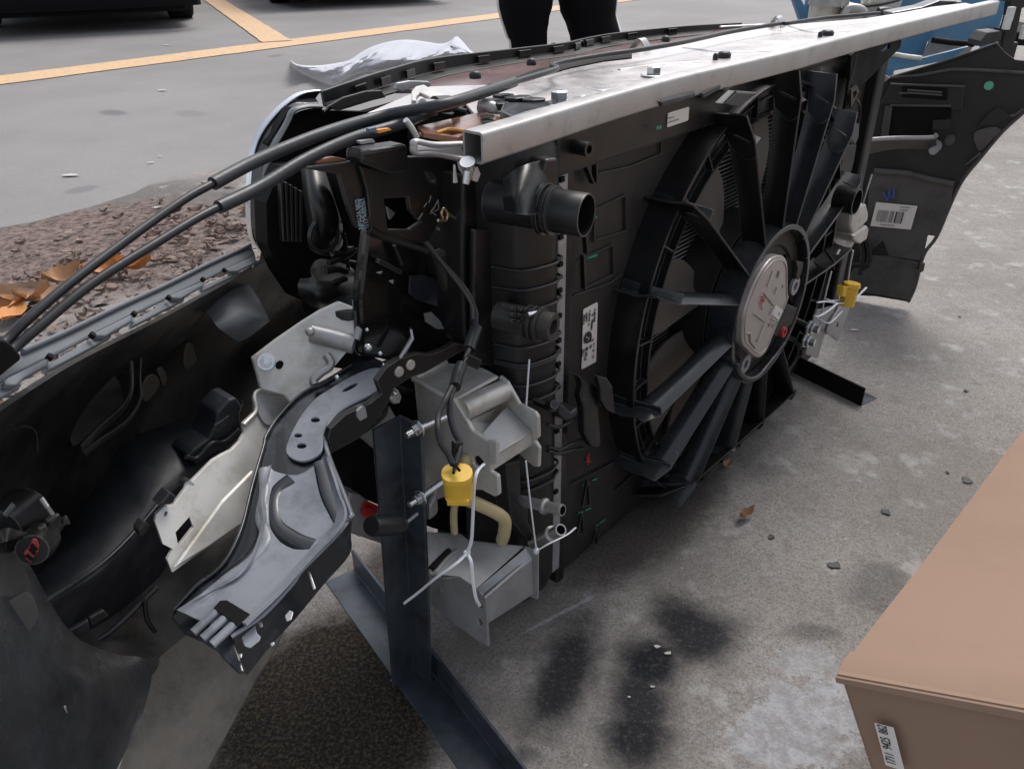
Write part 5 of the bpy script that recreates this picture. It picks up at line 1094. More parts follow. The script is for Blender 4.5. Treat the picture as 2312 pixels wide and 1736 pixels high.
# --- grille surround
gr=[(1995,570),(1900,583),(1830,620),(1745,690),(1665,780),(1612,870),(1583,970),(1570,1080),(1562,1250),(1567,1400),(1588,1500),(1645,1580)]
gin=[(2010,690),(1900,700),(1835,735),(1770,820),(1710,920),(1672,1040),(1655,1160),(1645,1290),(1650,1420),(1672,1520),(1720,1610),(1780,1680)]
NG=.315
go=cat(pn('A',gr,NG),4); gi=cat(pn('A',gin,NG-.02),4)
MB().grid([go,[p+N*.006+(p-L(-.2,NG,.4)).normalized()*.0015 for p in go]],.002).build('chrome_trim',M_CHROME,bum,smooth=60)
MB().tube(go,.0016,10).build('chrome_bead',M_CHROME,bum,smooth=60)
MB().grid([go,[a.lerp(b_,.5)+N*.01 for a,b_ in zip(go,gi)],gi],.002).build('grille_frame',M_GL,bum,smooth=60)
MB().tube(cat(pn('A',[(2005,665),(1915,665),(1830,690),(1795,760),(1745,850),(1700,930),(1665,1050),(1648,1180),(1640,1300),(1640,1420),(1660,1510),(1700,1600)],NG-.022),4),.0042,8,flat=(1,.5)).build('grey_seal',mat('grey_seal_rubber',(.14,.145,.155),.4),bum,smooth=60)
# bonnet landing rim across the top of the grille
tops=[('B',625,572),('B',800,512),('B',1060,430),('B',1340,362),('B',1800,308),('C',760,268),('C',900,238),('C',1100,205),('C',1500,165),('C',1868,143)]
lows=[('B',640,650),('B',810,600),('B',1065,525),('B',1345,445),('B',1800,368),('C',760,322),('C',900,285),('C',1100,252),('C',1500,205),('C',1868,178)]
rt,rl=[],[]
for a_,b_ in zip(tops,lows):
    p=HZ(*b_,.560); n_=(p-HUB).dot(N); n_=min(max(n_,.27),.36); rl.append(PN(*b_,n_)); rt.append(PN(*a_,n_))
rt=cat(rt,5); rl=cat(rl,5)
MB().grid([[p+N*.004 for p in rt],rt,rl,[p-N*.02-Z*.002 for p in rl]],.0025).build('top_rim',M_PLD,bum,smooth=50,bevel=.0008)
for i in range(2,14):
    p=rt[i*3].lerp(rl[i*3],.6); d=(rt[i*3+1]-rt[i*3]).normalized()
    MB().box(p-N*.004,d*.018,N*.003,Z*.008).build('rim_pad',M_GL,bum,bevel=.0006)
for k,x,y in(('C',690,325),('C',865,310),('B',2070,325)):
    c0=PN(k,x,y,.31); MB().tube(cat([c0+d for d in(-U*.006-Z*.006,-U*.005+Z*.006,Z*.010,U*.005+Z*.006,U*.006-Z*.006)],4),.0014,8).build('wire_staple',M_PL,bum,smooth=60)
# shelf behind the rim, with grey facet and dark trough
MB().poly(hz('B',[(640,660),(800,600),(1060,530),(1340,450),(1800,372),(1820,400),(1400,480),(1100,520),(1080,560),(1010,570),(700,640),(640,690)],.552),-Z*.003).build('rim_shelf',M_PLB,bum,bevel=.001)
MB().poly(pn('B',[(655,672),(760,610),(900,570),(1000,565),(1030,610),(900,640),(740,685)],.25),N*.003).build('rim_bracket',M_PLV,bum,bevel=.001)
MB().poly(pn('B',[(1085,560),(1100,520),(1180,505),(1300,510),(1320,545),(1200,550),(1130,575)],.235),N*.004).build('rim_bracket',M_SHEET,bum,bevel=.001)
MB().poly(pn('B',[(400,720),(430,670),(640,690),(900,700),(1150,630),(1400,780),(1400,1100),(500,1100),(330,1200),(290,900)],.30),N*.01).build('dark_backing',M_DK,bum)
# air shutter housing seen through the grille
sh_=thing('air_shutter','black ribbed air shutter frame upright inside the grille surround','shutter')
MB().poly(pn('F',[(430,240),(560,230),(790,270),(850,420),(920,600),(990,900),(1010,1120),(1030,1280),(900,1300),(720,1260),(540,1180),(420,1000),(330,800),(320,500)],.27),N*.02).build('backing',M_DK,sh_)
MB().grid(surf(pg([[('F',590,250,.24),('F',640,250,.225),('F',720,255,.225),('F',790,290,.235)],[('F',610,450,.235),('F',660,440,.205),('F',760,450,.205),('F',820,500,.23)],[('F',640,650,.235),('F',690,640,.20),('F',800,640,.20),('F',850,690,.23)],[('F',655,830,.24),('F',700,850,.215),('F',780,860,.215),('F',840,800,.235)]]),5,5),.003).build('pod',M_PL,sh_,smooth=60)
MB().lathe(PN('F',742,735,.199),N,[(0,.0135),(0,.016),(.003,.017),(.003,.0135),(0,.0135)],28).build('pod_boss',M_PL,sh_,smooth=40)
MB().lathe(PN('F',742,735,.200),N,[(.002,0),(.002,.009),(.004,.0135)],28).build('pod_boss',M_PLD,sh_,smooth=40)
ra=cat([PN('F',x,y,.22) for x,y in((790,290),(850,440),(910,600),(950,760),(985,930),(1005,1100),(1025,1270))],5); rb_=cat([PN('F',x,y,.225) for x,y in((770,310),(800,460),(840,600),(880,760),(900,920),(905,1080),(890,1200))],5)
MB().tube(ra,.0026,8).build('ladder_rail',M_PLD,sh_,smooth=60); MB().tube(rb_,.0020,8).build('ladder_rail',M_PLD,sh_,smooth=60)
for i in range(2,30,3): MB().beam(ra[i],rb_[max(0,i-1)]+Z*-.004,N,.0022,.010).build('ladder_rung',M_PL,sh_,bevel=.0005)
MB().grid(surf(pg([[('F',560,1040,.23),('F',640,1030,.21),('F',640,960,.22),('F',710,900,.235),('F',900,940,.24)],[('F',545,1100,.22),('F',650,1120,.195),('F',760,1080,.195),('F',860,1040,.205),('F',960,1000,.22)],[('F',570,1180,.22),('F',690,1215,.195),('F',800,1200,.19),('F',900,1160,.195),('F',1000,1110,.21)],[('F',640,1240,.23),('F',740,1270,.21),('F',830,1240,.205),('F',920,1190,.21),('F',1005,1140,.22)]]),5,5),.003).build('skirt',M_PLD,sh_,smooth=60)
for pts in ([(740,990),(830,975),(895,990)],[(770,1090),(830,1060),(890,1040)],[(790,860),(900,870),(950,830)],[(760,930),(860,890),(930,850)]):
    MB().tube(cat(pn('F',pts,.198),4),.003,8).build('skirt_rib',M_PLD,sh_,smooth=60)
MB().lathe(PN('F',920,1245,.17)+Z*.0,Z,[(.006,0),(.006,.012),(.004,.020),(0,.022),(-.02,.021),(-.03,.014)],24).build('rubber_mount',M_RUB,sh_,smooth=40)
MB().poly(pn('F',[(870,1290),(1000,1270),(1030,1300),(990,1400),(900,1380)],.16),N*.02).build('mount_block',M_PL,sh_,bevel=.002)
for k,x,y,s_ in(('F',420,905,.008),('F',460,930,.003)): MB().box(PN(k,x,y,.28),U*s_*1.6,N*.002,Z*s_*.5).build('bright_chip',M_ALU,sh_,bevel=.0008)
MB().poly(pn('F',[(380,330),(430,320),(400,480),(388,480)],.285),N*.003).build('bright_strip',M_SHEET,sh_,bevel=.0008)
for q in range(5): MB().poly(pn('F',[(420+q*35,330+q*20),(440+q*35,335+q*20),(460+q*30,780),(440+q*30,780)],.26),N*.006).build('shutter_blade',M_PL,sh_,bevel=.001)
# --- right wing of the bumper
G1=HZ('N',1740,575,.02); G2=HZ('N',1180,480,.02); wn=(G2-G1).cross(Z).normalized(); WP=(G1,wn); wn=wn if wn.dot(EYE-G1)>0 else -wn
def wq(k,pts,up=0): return [PL(k,x,y,G1+wn*up,wn) for x,y in pts]
M_WNG=mat('dark_wing_plastic',(.015,.0148,.015),.5,rvar=.1,bump=.2,bscale=25,dust=((.10,.09,.08),.18),spots=((.04,.036,.032),.25),dscale=8)
M_WNG2=mat('dusty_wing_plastic',(.085,.08,.075),.6,bump=.3,bscale=20,spots=((.035,.032,.03),.5),dscale=14)
wing=MB().poly(wq('D',[(1080,600),(1270,545),(1700,420),(2025,305),(2075,365),(2150,420),(2330,440),(2330,740),(2212,790),(2060,920),(1900,1110),(1780,1260),(1700,1420),(1640,1560),(1600,1659)])+wq('N',[(1880,100),(1850,240),(1815,360),(1790,460),(1740,575),(1620,555),(1500,535),(1370,530),(1180,480),(1100,470)])+wq('D',[(900,1500),(950,1000)]),-wn*.004).build('wing',M_WNG,bum,bevel=.0015)
MB().poly(wq('D',[(1130,1225),(1180,1195),(1400,1215),(1560,1260),(1720,1290),(1700,1420),(1640,1560),(1600,1659)],.004)+wq('N',[(1880,100),(1850,240),(1815,280),(1600,250),(1560,140),(1450,170),(1440,100)],.004),-wn*.003).build('wing_lower_face',M_WNG2,bum,bevel=.001)
MB().poly(wq('N',[(1450,240),(1600,250),(1815,290),(1800,380),(1780,470),(1735,560),(1560,530),(1380,500),(1300,400)],.003),-wn*.003).build('wing_bottom_face',M_WNG2,bum,bevel=.001)
MB().tube(wq('D',[(1160,1200),(1400,1218),(1560,1262),(1720,1292)],.006),.006,8).build('wing_fold',M_WNG2,bum,smooth=60)
MB().tube(cat(wq('D',[(2230,770),(2060,925),(1900,1115),(1780,1265),(1700,1425),(1600,1659)],.0)+wq('N',[(1850,240),(1790,460),(1740,575)],.0),4),.0035,8).build('wing_rim',M_WNG2,bum,smooth=60)
MB().tube(wq('D',[(1100,602),(1270,548),(1700,424),(2022,310)],.003),.003,8).build('wing_rim',M_WNG,bum,smooth=60)
MB().tube(wq('D',[(1280,545),(1480,530),(1700,488),(1900,492),(2250,515)],.004),.0032,8).build('wing_crease',M_WNG2,bum,smooth=60)
MB().poly(wq('D',[(1275,590),(1800,605),(1780,780),(1700,780),(1690,745),(1200,735)],.012),-wn*.006).build('wing_pocket',M_WNG,bum,bevel=.002)
MB().poly(wq('D',[(1290,748),(1700,748),(1700,830),(1580,850),(1570,950),(1240,965),(1270,850)],.007),-wn*.002).build('wing_opening',M_DK,bum)
MB().poly(wq('D',[(1570,845),(1700,840),(1690,915),(1570,915)],.014),-wn*.004).build('wing_pad',M_WNG,bum,bevel=.001)
MB().poly(wq('D',[(1240,740),(1290,745),(1260,965),(1205,965)],.012),-wn*.004).build('wing_pad',M_WNG2,bum,bevel=.001)
for y in(635,672): MB().box(wq('D',[(1515,y)],.014)[0],(G1-G2).normalized()*.075,wn*.002,Z*.011).build('vent_slot',M_DK,bum,bevel=.001)
for y in(641,660): MB().box(wq('D',[(1515,y)],.016)[0],(G1-G2).normalized()*.058,wn*.003,Z*.0035).build('vent_bar',M_WNG2,bum,bevel=.001)
for a_,b_ in (((1275,592),(1800,608)),((1270,740),(1700,745)),((1330,655),(1395,655))): MB().tube(wq('D',[a_,b_],.014),.0022,8).build('moulded_edge',M_WNG2,bum,smooth=60)
MB().lathe(wq('D',[(1965,603)],.004)[0],wn,[(0,0),(0,.0075),(-.001,.0075)],24).build('green_dot',mat('green_paint_dot',(.12,.42,.26),.6),bum)
MB().tube(cat([PL('D',x,y,G1+wn*u_,wn) for x,y,u_ in((1035,1015,.14),(1110,985,.12),(1300,970,.09),(1560,965,.07),(1600,945,.07))],5),.004,8).build('stay_edge',M_SHEET,bum,smooth=60)
MB().grid([cat([PL('D',x,y,G1+wn*u_,wn) for x,y,u_ in((1035,1015,.14),(1110,988,.12),(1300,974,.09),(1560,968,.07),(1600,950,.07))],4),cat([PL('D',x,y,G1+wn*u_,wn) for x,y,u_ in((1080,1090,.10),(1140,1070,.09),(1300,1040,.07),(1500,1040,.05),(1600,1060,.05))],4)],.003).build('stay',M_WNG2,bum,smooth=60)
MB().lathe(wq('D',[(1575,1060)],.07)[0],wn,[(0,0),(0,.007),(-.02,.009),(-.04,.012)],20).build('stay_bush',M_SHEET,bum,smooth=40)
MB().lathe(wq('D',[(1690,990)],.03)[0],wn,[(0,0),(0,.008),(-.02,.008)],20).build('stay_bush',M_WNG2,bum,smooth=40)
MB().poly(cat(wq('D',[(1880,900),(1960,800),(2040,760),(2100,810),(2110,830),(2010,880),(1930,880)],.01),3,True),-wn*.004).build('wing_bump',M_WNG,bum,bevel=.002)
MB().poly(cat(wq('D',[(1860,960),(1880,920),(2000,890),(2050,920),(1990,980),(1905,1060),(1870,1010)],.006),3,True),-wn*.003).build('wing_hole',M_WNG2,bum)
for k,pts in(('D',[(1790,1160),(1900,1070),(1910,1085),(1800,1165)]),('N',[(1780,350),(1815,345),(1820,300),(1860,300),(1850,355),(1810,375)]),('D',[(2100,810),(2150,800),(2200,760),(2212,775),(2130,830)])):
    MB().poly(wq(k,pts,.012),-wn*.006).build('torn_clip',M_WNG2,bum,bevel=.0015)
strokes_w=[[(1225,1350),(1240,1385)],[(1270,1335),(1262,1380),(1245,1410)],[(1262,1372),(1300,1395)],[(1300,1330),(1295,1395)]]
mb=MB()
for l in strokes_w:
    q=wq('D',l,.0085)
    for a_,b_ in zip(q,q[1:]): mb.beam(a_,b_,wn,.0035,.001)
mb.build('blue_scribble',M_BLUEI,bum)
lc=wq('R6',[(485,572),(1425,660),(1270,1195),(352,1110)],.009)
wl=MB().poly(lc,-wn*.001).build('barcode_label',M_WHITE,bum)
def wl_pt(u,v): return (lc[3].lerp(lc[2],u)).lerp(lc[0].lerp(lc[1],u),v)+wn*.0012
for u0,u1,mt in ((.10,.13,M_GINK),(.15,.165,M_GINK),(.19,.205,M_GINK),(.215,.33,M_GINK),(.345,.36,M_GINK),(.40,.47,M_GINK),(.472,.487,M_INK),(.54,.57,M_INK),(.575,.70,M_GINK),(.705,.73,M_INK)):
    MB().poly([wl_pt(u0,.22),wl_pt(u1,.22),wl_pt(u1,.70),wl_pt(u0,.70)],-wn*.0004).build('barcode_bar',mt,wl)
for u0,u1,v in((.22,.58,.10),(.60,.84,.90),(.62,.80,.78)): MB().poly([wl_pt(u0,v-.02),wl_pt(u1,v-.02),wl_pt(u1,v+.025),wl_pt(u0,v+.025)],-wn*.0004).build('print_line',M_GINK,wl)
# pale wing fillet plate near the end plate
MB().poly([PL('D',x,y,G1+wn*.05,wn) for x,y in((1085,600),(1130,555),(1240,530),(1275,548),(1240,575),(1130,590))],-wn*.003).build('corner_plate',M_SHEET,bum,bevel=.001)
# dark tubes and stays behind the far bracket
for p in ([(1440,120),(1460,200),(1455,300),(1400,340)],[(1400,130),(1420,230),(1400,330),(1390,380)],[(1280,300),(1340,310),(1460,305)]):
    MB().tube(cat([PL('N',x,y,G1+wn*.03,wn) for x,y in p],5),.006,8).build('wing_stay',M_PL,bum,smooth=60)
MB().poly(wq('N',[(1560,135),(1450,230),(1450,180)],.02),-wn*.003).build('wing_pad',M_WNG2,bum)
# ================================================================ far end casting, bracket, ties and connector
fc=thing('crash_box','pale cast crash box at the far end, half hidden behind the fan shroud','bracket')
MB().poly(pn('H',[(1345,880),(1420,820),(1445,825),(1460,900),(1450,950),(1350,1050),(1330,980)],.02),N*.05).build('upper_body',M_CAST,fc,bevel=.004)
MB().poly(pn('H',[(1350,1050),(1450,980),(1462,1000),(1445,1080),(1400,1110),(1355,1085)],.015),N*.04).build('lower_body',M_CAST,fc,bevel=.003)
MB().poly(pn('H',[(1245,900),(1345,880),(1340,1050),(1360,1100),(1320,1165),(1250,1150),(1200,1060)],.05),N*.01).build('side_plate',M_SHEET,fc,bevel=.002)
MB().lathe(PN('H',1255,1020,.045),N,[(0,0),(0,.012),(.003,.014)],20).build('boss',M_SHEET,fc,smooth=40)
fb=thing('folded_bracket','grey folded aluminium bracket with two bolts at the far end, wrapped in white ties','bracket','folded aluminium brackets')
MB().poly(pn('R7',[(540,900),(590,770),(820,720),(740,940),(700,1000),(595,1380),(440,1330),(470,1200)],.0),N*.003).build('side_wall',M_SHEET,fb,bevel=.001)
MB().poly(pn('R7',[(740,940),(870,740),(900,690),(995,740),(940,900),(840,1165),(700,1050)],-.004),N*.003,[pn('R7',[(805,950),(830,930),(850,950),(845,990),(820,995)],-.004)]).build('front_wall',M_SHEET,fb,bevel=.001)
for x,y in((605,1030),(555,1190)):
    c0=PN('R7',x,y,-.02); MB().lathe(c0,N,[(0,0),(0,.006),(.008,.006),(.008,.0095),(.013,.0095),(.013,.012),(.016,.012)],6).build('hex_bolt',M_ZINC,fb,bevel=.0005)
def r7(pts,n=-.01): return [PN('R7',x,y,n) for x,y in pts]
tie('cable_tie','white cable tie hanging down past the lower right spoke tip to the far bracket bolt',[r7([(860,20),(830,80)],.0),r7([(760,290),(700,520),(650,760),(620,960)],-.012)],.0019)
tie('cable_tie','white cable tie reaching from the pale far casting down to the far yellow connector',[[PN('H',1480,615,.0),PN('H',1440,740,.0),PN('H',1415,820,.005)],r7([(1030,30),(990,240),(965,430)],-.01)],.0020)
tie('cable_tie','bright white cable tie wrapped zigzag around the top of the far bracket',[r7([(585,680),(700,670),(830,690),(900,690)],-.02),r7([(830,690),(720,780),(600,850),(550,850)],-.022),r7([(550,850),(600,890),(730,935),(890,785)],-.022),r7([(700,640),(760,660),(860,650)],-.016)],.0021)
tie('cable_tie','loose pale cable tie end poking right from beneath the far yellow connector',[r7([(1020,670),(1110,580),(1195,495)],-.012)],.0019)
fy=thing('wiring_pigtail','upright yellow connector held against the far grey bracket, right of the fan','connector','pigtails with yellow connectors')
a_=PN('R7',1018,435,-.02); b_=PN('R7',945,715,-.02)
MB().lathe(a_,b_-a_,[(0,0),(0,.0125),(.006,.0135),(.008,.0115),((b_-a_).length,.0115),((b_-a_).length,0)],10).build('yellow_connector',M_YEL,fy,smooth=30)
MB().poly(pn('R7',[(915,480),(970,490),(950,620),(900,610)],-.022),N*.01).build('connector_latch',M_YEL,fy,bevel=.001)
# ================================================================ bonnet cables
def cable(name,label,pts,thick,n0,n1,thinr=.0027,thickr=.0045):
    t=thing(name,label,'cable','bonnet release cables')
    full=cat(pts,8); tot=len(full)
    MB().tube(full,thinr,14).build('inner_cable',M_RUB,t,smooth=60)
    a=int(n0*8); b=int(n1*8); seg_=full[a:b+1]; rr=[thickr]*len(seg_)
    MB().tube(seg_,rr,18).build('ribbed_sleeve',M_CABLE,t,smooth=60)
    return t,full
c1=[PN('X',-60,800,.045),PN('X',8,742,.06),PN('X',60,690,.065),PN('X',160,605,.075),PN('X',300,500,.09),PN('X',400,430,.10),PN('X',460,397,.105),PN('X',560,345,.115),PN('X',700,288,.12),PN('X',830,250,.125),HZ('X',950,228,.583),HZ('X',1030,205,.583),HZ('X',1110,178,.582),HZ('X',1200,150,.581)]
c1=c1+[HZ('C',x,y,.578) for x,y in((700,400),(1000,345),(1180,320),(1500,265),(1800,200),(2100,150))]+[HZ('D',x,y,.578) for x,y in((560,165),(800,130),(1000,112),(1200,95))]
cable('bonnet_cable','upper black cable with thick grey sleeve, running along the whole top panel',c1,None,6,12.0)
c2=[PN('X',-60,835,.04),PN('X',20,762,.055),PN('X',80,710,.06),PN('X',200,612,.07),PN('X',330,530,.08),PN('X',420,475,.088),PN('X',472,448,.092),PN('X',560,405,.10),PN('X',660,345,.108),PN('X',760,300,.112),PN('X',860,270,.112),HZ('X',940,237,.578),HZ('X',985,226,.575),HZ('B',1450,680,.572),HZ('B',1520,700,.568)]
cable('bonnet_cable','lower black cable with thick grey sleeve, bending down beside the brown tinted latch plate',c2,None,6,11)
MB2=MB().tube([HZ('B',1255,655,.583),HZ('B',1330,660,.580)],.0045,16).build('crimp',M_ALU,bpy.data.objects['bonnet_cable'],smooth=50)
MB().tube([HZ('B',1330,655,.580),HZ('B',1420,650,.578)],.0065,18).build('end_cap',M_RUB,bpy.data.objects['bonnet_cable'],smooth=50)
MB().poly(pn('E',[(-60,840),(30,850),(80,880),(150,960),(150,990),(60,1060),(-60,1160)],.035),N*.03).build('cable_clamp',M_DK,bpy.data.objects['bonnet_cable'],bevel=.004)
# ================================================================ parked cars
def parked_car(P0,fwd,label,paint):
    """P0 ground point of the nearest corner wheel contact; fwd = direction from the near end into the bay; body lies to the left of it"""
    t=thing('parked_car',label,'car','cars parked in the bays')
    lf=Vector((-fwd.y,fwd.x,0)); W_=1.8
    def C(a,b,h): return P0+fwd*a+lf*b+Z*h
    prof=[(-.98,.17),(-1.05,.40),(-1.0,.70),(-.72,.86),(.35,.98),(.95,1.38),(2.3,1.43),(3.2,1.02),(3.75,.92),(3.85,.5),(3.8,.26)]
    rows=[]
    for b_,ins,dz in ((-.02,.06,0),(.0,.0,0),(.12,-.03,.01),(W_/2,-.06,.03),(W_-.12,-.03,.01),(W_,.0,0),(W_+.02,.06,0)):
        r=[]
        for a,h in prof:
            cb=b_; 
            if h>1.0: cb=b_+(W_/2-b_)*.16
            r.append(C(a+(ins if a<1 else -ins),cb,h+dz*(h>.8)))
        rows.append(r)
    MB().grid(surf(rows,3,2),.01).build('body',paint,t,smooth=40)
    MB().poly([C(a,.05,.21) for a in(-.9,3.75)]+[C(a,W_-.05,.21) for a in(3.75,-.9)],-Z*.05).build('underbody',M_DK,t,bevel=.01)
    MB().poly([C(-.94,.1,.13),C(-.94,W_-.1,.13),C(-.90,W_-.1,.32),C(-.90,.1,.32)],fwd*.05).build('lower_bumper',M_DK,t,bevel=.01)
    for a in(0,2.75):
        for b_ in(.11,W_-.11):
            c=C(a,b_,.325); 
            wh=MB().lathe(c-lf*.11,lf,[(0,.19),(0,.30),(.02,.325),(.20,.325),(.22,.30),(.22,.19)],36).build('wheel',M_TYRE,t,smooth=35)
            MB().lathe(c-lf*.10,lf,[(.0,0),(.0,.05),(.03,.08),(.01,.18),(.0,.195),(.19,.195),(.2,.0)],24).build('rim',M_SHEET,wh,smooth=35)
    for s_ in(.25,W_-.25): MB().box(C(-1.0,s_,.64),lf*.34,fwd*.04,Z*.13).build('headlight',M_ALU,t,bevel=.02)
    MB().poly([C(.42,.2,1.03),C(.42,W_-.2,1.03),C(.94,W_-.32,1.36),C(.94,.32,1.36)],fwd*.02).build('windscreen',M_GL,t)
    return t
divd=DIVD
tp_=HZ('A',1240,112,0)
parked_car(tp_+Vector((-.04,0,0))+divd*.05,divd,'dark car cut off by the top left corner, only its tyre and underside showing',M_CARP)
tp2=HZ('S',1010,2,0); parked_car(tp2+divd*.80,divd,'second dark car parked in the next bay, its low front just grazing the top edge',M_CARP)
# ================================================================ person standing behind the module
def person():
    t=thing('person','person standing behind the grille in loose black trousers with a white side stripe','person')
    yb=2.75
    def PY(k,x,y,Y=yb): return PL(k,x,y,Vector((0,Y,0)),Vector((0,1,0)))
    def at(k,x0,x1,y,Y=yb):
        a=PY(k,x0,y,Y); b=PY(k,x1,y,Y); return (a+b)/2,(b-a).length/2
    legs=[]
    for k,tab,Y in(('C',[(345,690,0),(360,672,90),(385,655,170),(405,650,230),(425,652,290)],2.75),('C',[(718,1083,0),(745,1075,90),(770,1095,170),(795,1115,240),(805,1105,300)],2.82)):
        legs.append([at(k,a,b,y,Y) for a,b,y in tab])
    hipz=.93; cx_=(legs[0][0][0].x+legs[1][0][0].x)/2
    for i,lg in enumerate(legs):
        top_c,top_r=lg[0]; sx=-1 if i==0 else 1
        up=[(Vector((top_c.x*.93+cx_*.07,top_c.y+.02,.62)),top_r*1.02),(Vector((cx_+sx*.105,top_c.y+.03,.78)),.102),(Vector((cx_+sx*.095,top_c.y+.03,hipz)),.112),(Vector((cx_+sx*.07,top_c.y+.02,1.02)),.10)]
        bc_,br=lg[-1]
        dn=[(Vector((bc_.x,bc_.y,.20)),br*.98),(Vector((bc_.x+sx*.01,bc_.y,.10)),br*.95),(Vector((bc_.x+sx*.012,bc_.y-.01,.05)),br*.9)]
        seq=up[::-1]+lg+dn
        # rings with folds
        pts=cat([p for p,_ in seq],5); rr=[]
        rad_=[r for _,r in seq]
        for q in range(len(pts)):
            f=q/5; a=min(int(f),len(rad_)-1); b=min(a+1,len(rad_)-1); rr.append(rad_[a]+(rad_[b]-rad_[a])*(f-a))
        rows=[]
        for q,(p,r) in enumerate(zip(pts,rr)):
            rows.append([p+Vector((math.cos(a)*r*(1+.05*noise.noise(Vector((math.cos(a)*1.5+i*7,q*.25,math.sin(a)*1.5)))),math.sin(a)*min(r,.09)*1.0,0)) for a in[2*math.pi*v/20 for v in range(20)]])
        MB().grid(rows,close=True).build('trouser_leg',M_FAB,t,smooth=60)
        # white side stripe
        st_=[]
        for q,(p,r) in enumerate(zip(pts,rr)): st_.append([p+Vector((sx*r*1.0,-.02,0)),p+Vector((sx*(r+.006),0,0)),p+Vector((sx*r*1.0,.025,0))])
        MB().grid(st_[6:],.002).build('side_stripe',M_SHOE,t,smooth=60)
        # shoe
        e=Vector((bc_.x+sx*.012,bc_.y,0)); rows=[]
        for u_,w_,h_ in((-.08,.02,.03),(-.07,.035,.07),(0,.042,.085),(.08,.047,.06),(.15,.042,.045),(.185,.02,.03)):
            rows.append([e+Vector((w_*math.cos(a),-u_,.005+h_/2+h_/2*math.sin(a))) for a in[2*math.pi*v/12 for v in range(12)]])
        MB().grid(rows,close=True).poly(rows[0],Vector((0,.001,0))).poly(rows[-1],Vector((0,-.001,0))).build('shoe',M_SHOE,t,smooth=50)
    # torso, arms, head as one skinned body above the trousers
    me=bpy.data.meshes.new('body'); cy_=2.80
    J=[((0,0,1.0),(.15,.105)),((0,0,1.15),(.145,.10)),((0,-.005,1.32),(.165,.11)),((0,0,1.45),(.13,.085)),((0,0,1.50),(.055,.055)),((0,-.01,1.57),(.058,.062)),((0,-.02,1.66),(.078,.098)),((0,-.015,1.75),(.05,.06))]
    for sx in(-1,1): J+=[((sx*.17,0,1.43),(.062,.06)),((sx*.215,.01,1.25),(.05,.05)),((sx*.235,.0,1.12),(.042,.042)),((sx*.235,-.06,.98),(.036,.034)),((sx*.23,-.10,.88),(.026,.028)),((sx*.225,-.115,.82),(.038,.016))]
    E_=[(0,1),(1,2),(2,3),(3,4),(4,5),(5,6),(6,7),(3,8),(8,9),(9,10),(10,11),(11,12),(12,13),(3,14),(14,15),(15,16),(16,17),(17,18),(18,19)]
    vs=[Vector((cx_+p[0],cy_+p[1],p[2])) for p,_ in J]; rs=[r for _,r in J]
    for sx,b in((-1,13),(1,19)):
        for q in range(4):
            base=len(vs); vs+=[vs[b]+Vector((.0,(-.028+.018*q),-.028)),vs[b]+Vector((-sx*.004,(-.030+.018*q),-.058+.004*abs(q-1))),vs[b]+Vector((-sx*.016,(-.028+.018*q),-.082+.006*abs(q-1)))]; rs+=[(.010,.010),(.009,.009),(.008,.008)]
            E_+=[(b,base),(base,base+1),(base+1,base+2)]
        base=len(vs); vs+=[vs[b]+Vector((-sx*.01,-.045,.0)),vs[b]+Vector((-sx*.02,-.06,-.03))]; rs+=[(.011,.011),(.009,.009)]; E_+=[(b,base),(base,base+1)]
    me.from_pydata(vs,E_,[]); me.skin_vertices or None
    o=bpy.data.objects.new('body',me); COL.objects.link(o); o.parent=t
    sk=o.modifiers.new('skin','SKIN')
    if not me.skin_vertices: me.attributes
    for v,r in zip(me.skin_vertices[0].data,rs): v.radius=r
    me.skin_vertices[0].data[0].use_root=True
    sb_=o.modifiers.new('sub','SUBSURF'); sb_.levels=2; sb_.render_levels=2
    me.materials.append(mat('dark_grey_jumper',(.03,.03,.035),.9,spec=.1))
    M_HAIR=mat('black_hair',(.012,.01,.009),.6); M_SKIN=mat('skin',(.48,.30,.22),.5)
    hc=Vector((cx_,cy_-.02,1.665))
    mb=MB(); b=bmesh.new(); bmesh.ops.create_uvsphere(b,u_segments=28,v_segments=20,radius=1)
    for v in b.verts:
        d=v.co.copy(); f=Vector((d.x*.077,d.y*.098,d.z*.118))
        if d.y<-.6: f.y-=.018*math.exp(-((d.x/.14)**2+((d.z+.12)/.2)**2)); f.y+=.008*math.exp(-(((abs(d.x)-.38)/.16)**2+((d.z-.08)/.14)**2)); f.y-=.006*math.exp(-((d.x/.3)**2+((d.z+.5)/.08)**2))
        if d.z<0: f.x*=1+.22*d.z
        v.co=hc+f
    mb.join(b); mb.build('face',M_SKIN,t,smooth=60)
    for sx in(-1,1):
        MB().sphere(hc+Vector((sx*.03,-.083,.012)),.011,2).build('eye',M_SHOE,t,smooth=60); MB().lathe(hc+Vector((sx*.077,.005,-.005)),Vector((sx,0,0)),[(0,0),(.0,.026),(.012,.024),(.012,0)],16).build('ear',M_SKIN,t,smooth=50)
    MB().box(hc+Vector((0,-.098,-.055)),Vector((.045,0,0)),Vector((0,.006,0)),Z*.007).build('mouth',mat('lips',(.35,.14,.12),.5),t,bevel=.002)
    mb=MB(); b=bmesh.new(); bmesh.ops.create_uvsphere(b,u_segments=28,v_segments=20,radius=1)
    for v in b.verts: d=v.co.copy(); v.co=hc+Vector((d.x*.084,d.y*.103+.008,max(d.z,-.25 if d.y>0 else .35)*.126))
    mb.join(b); mb.build('hair',M_HAIR,t,smooth=60)
person()
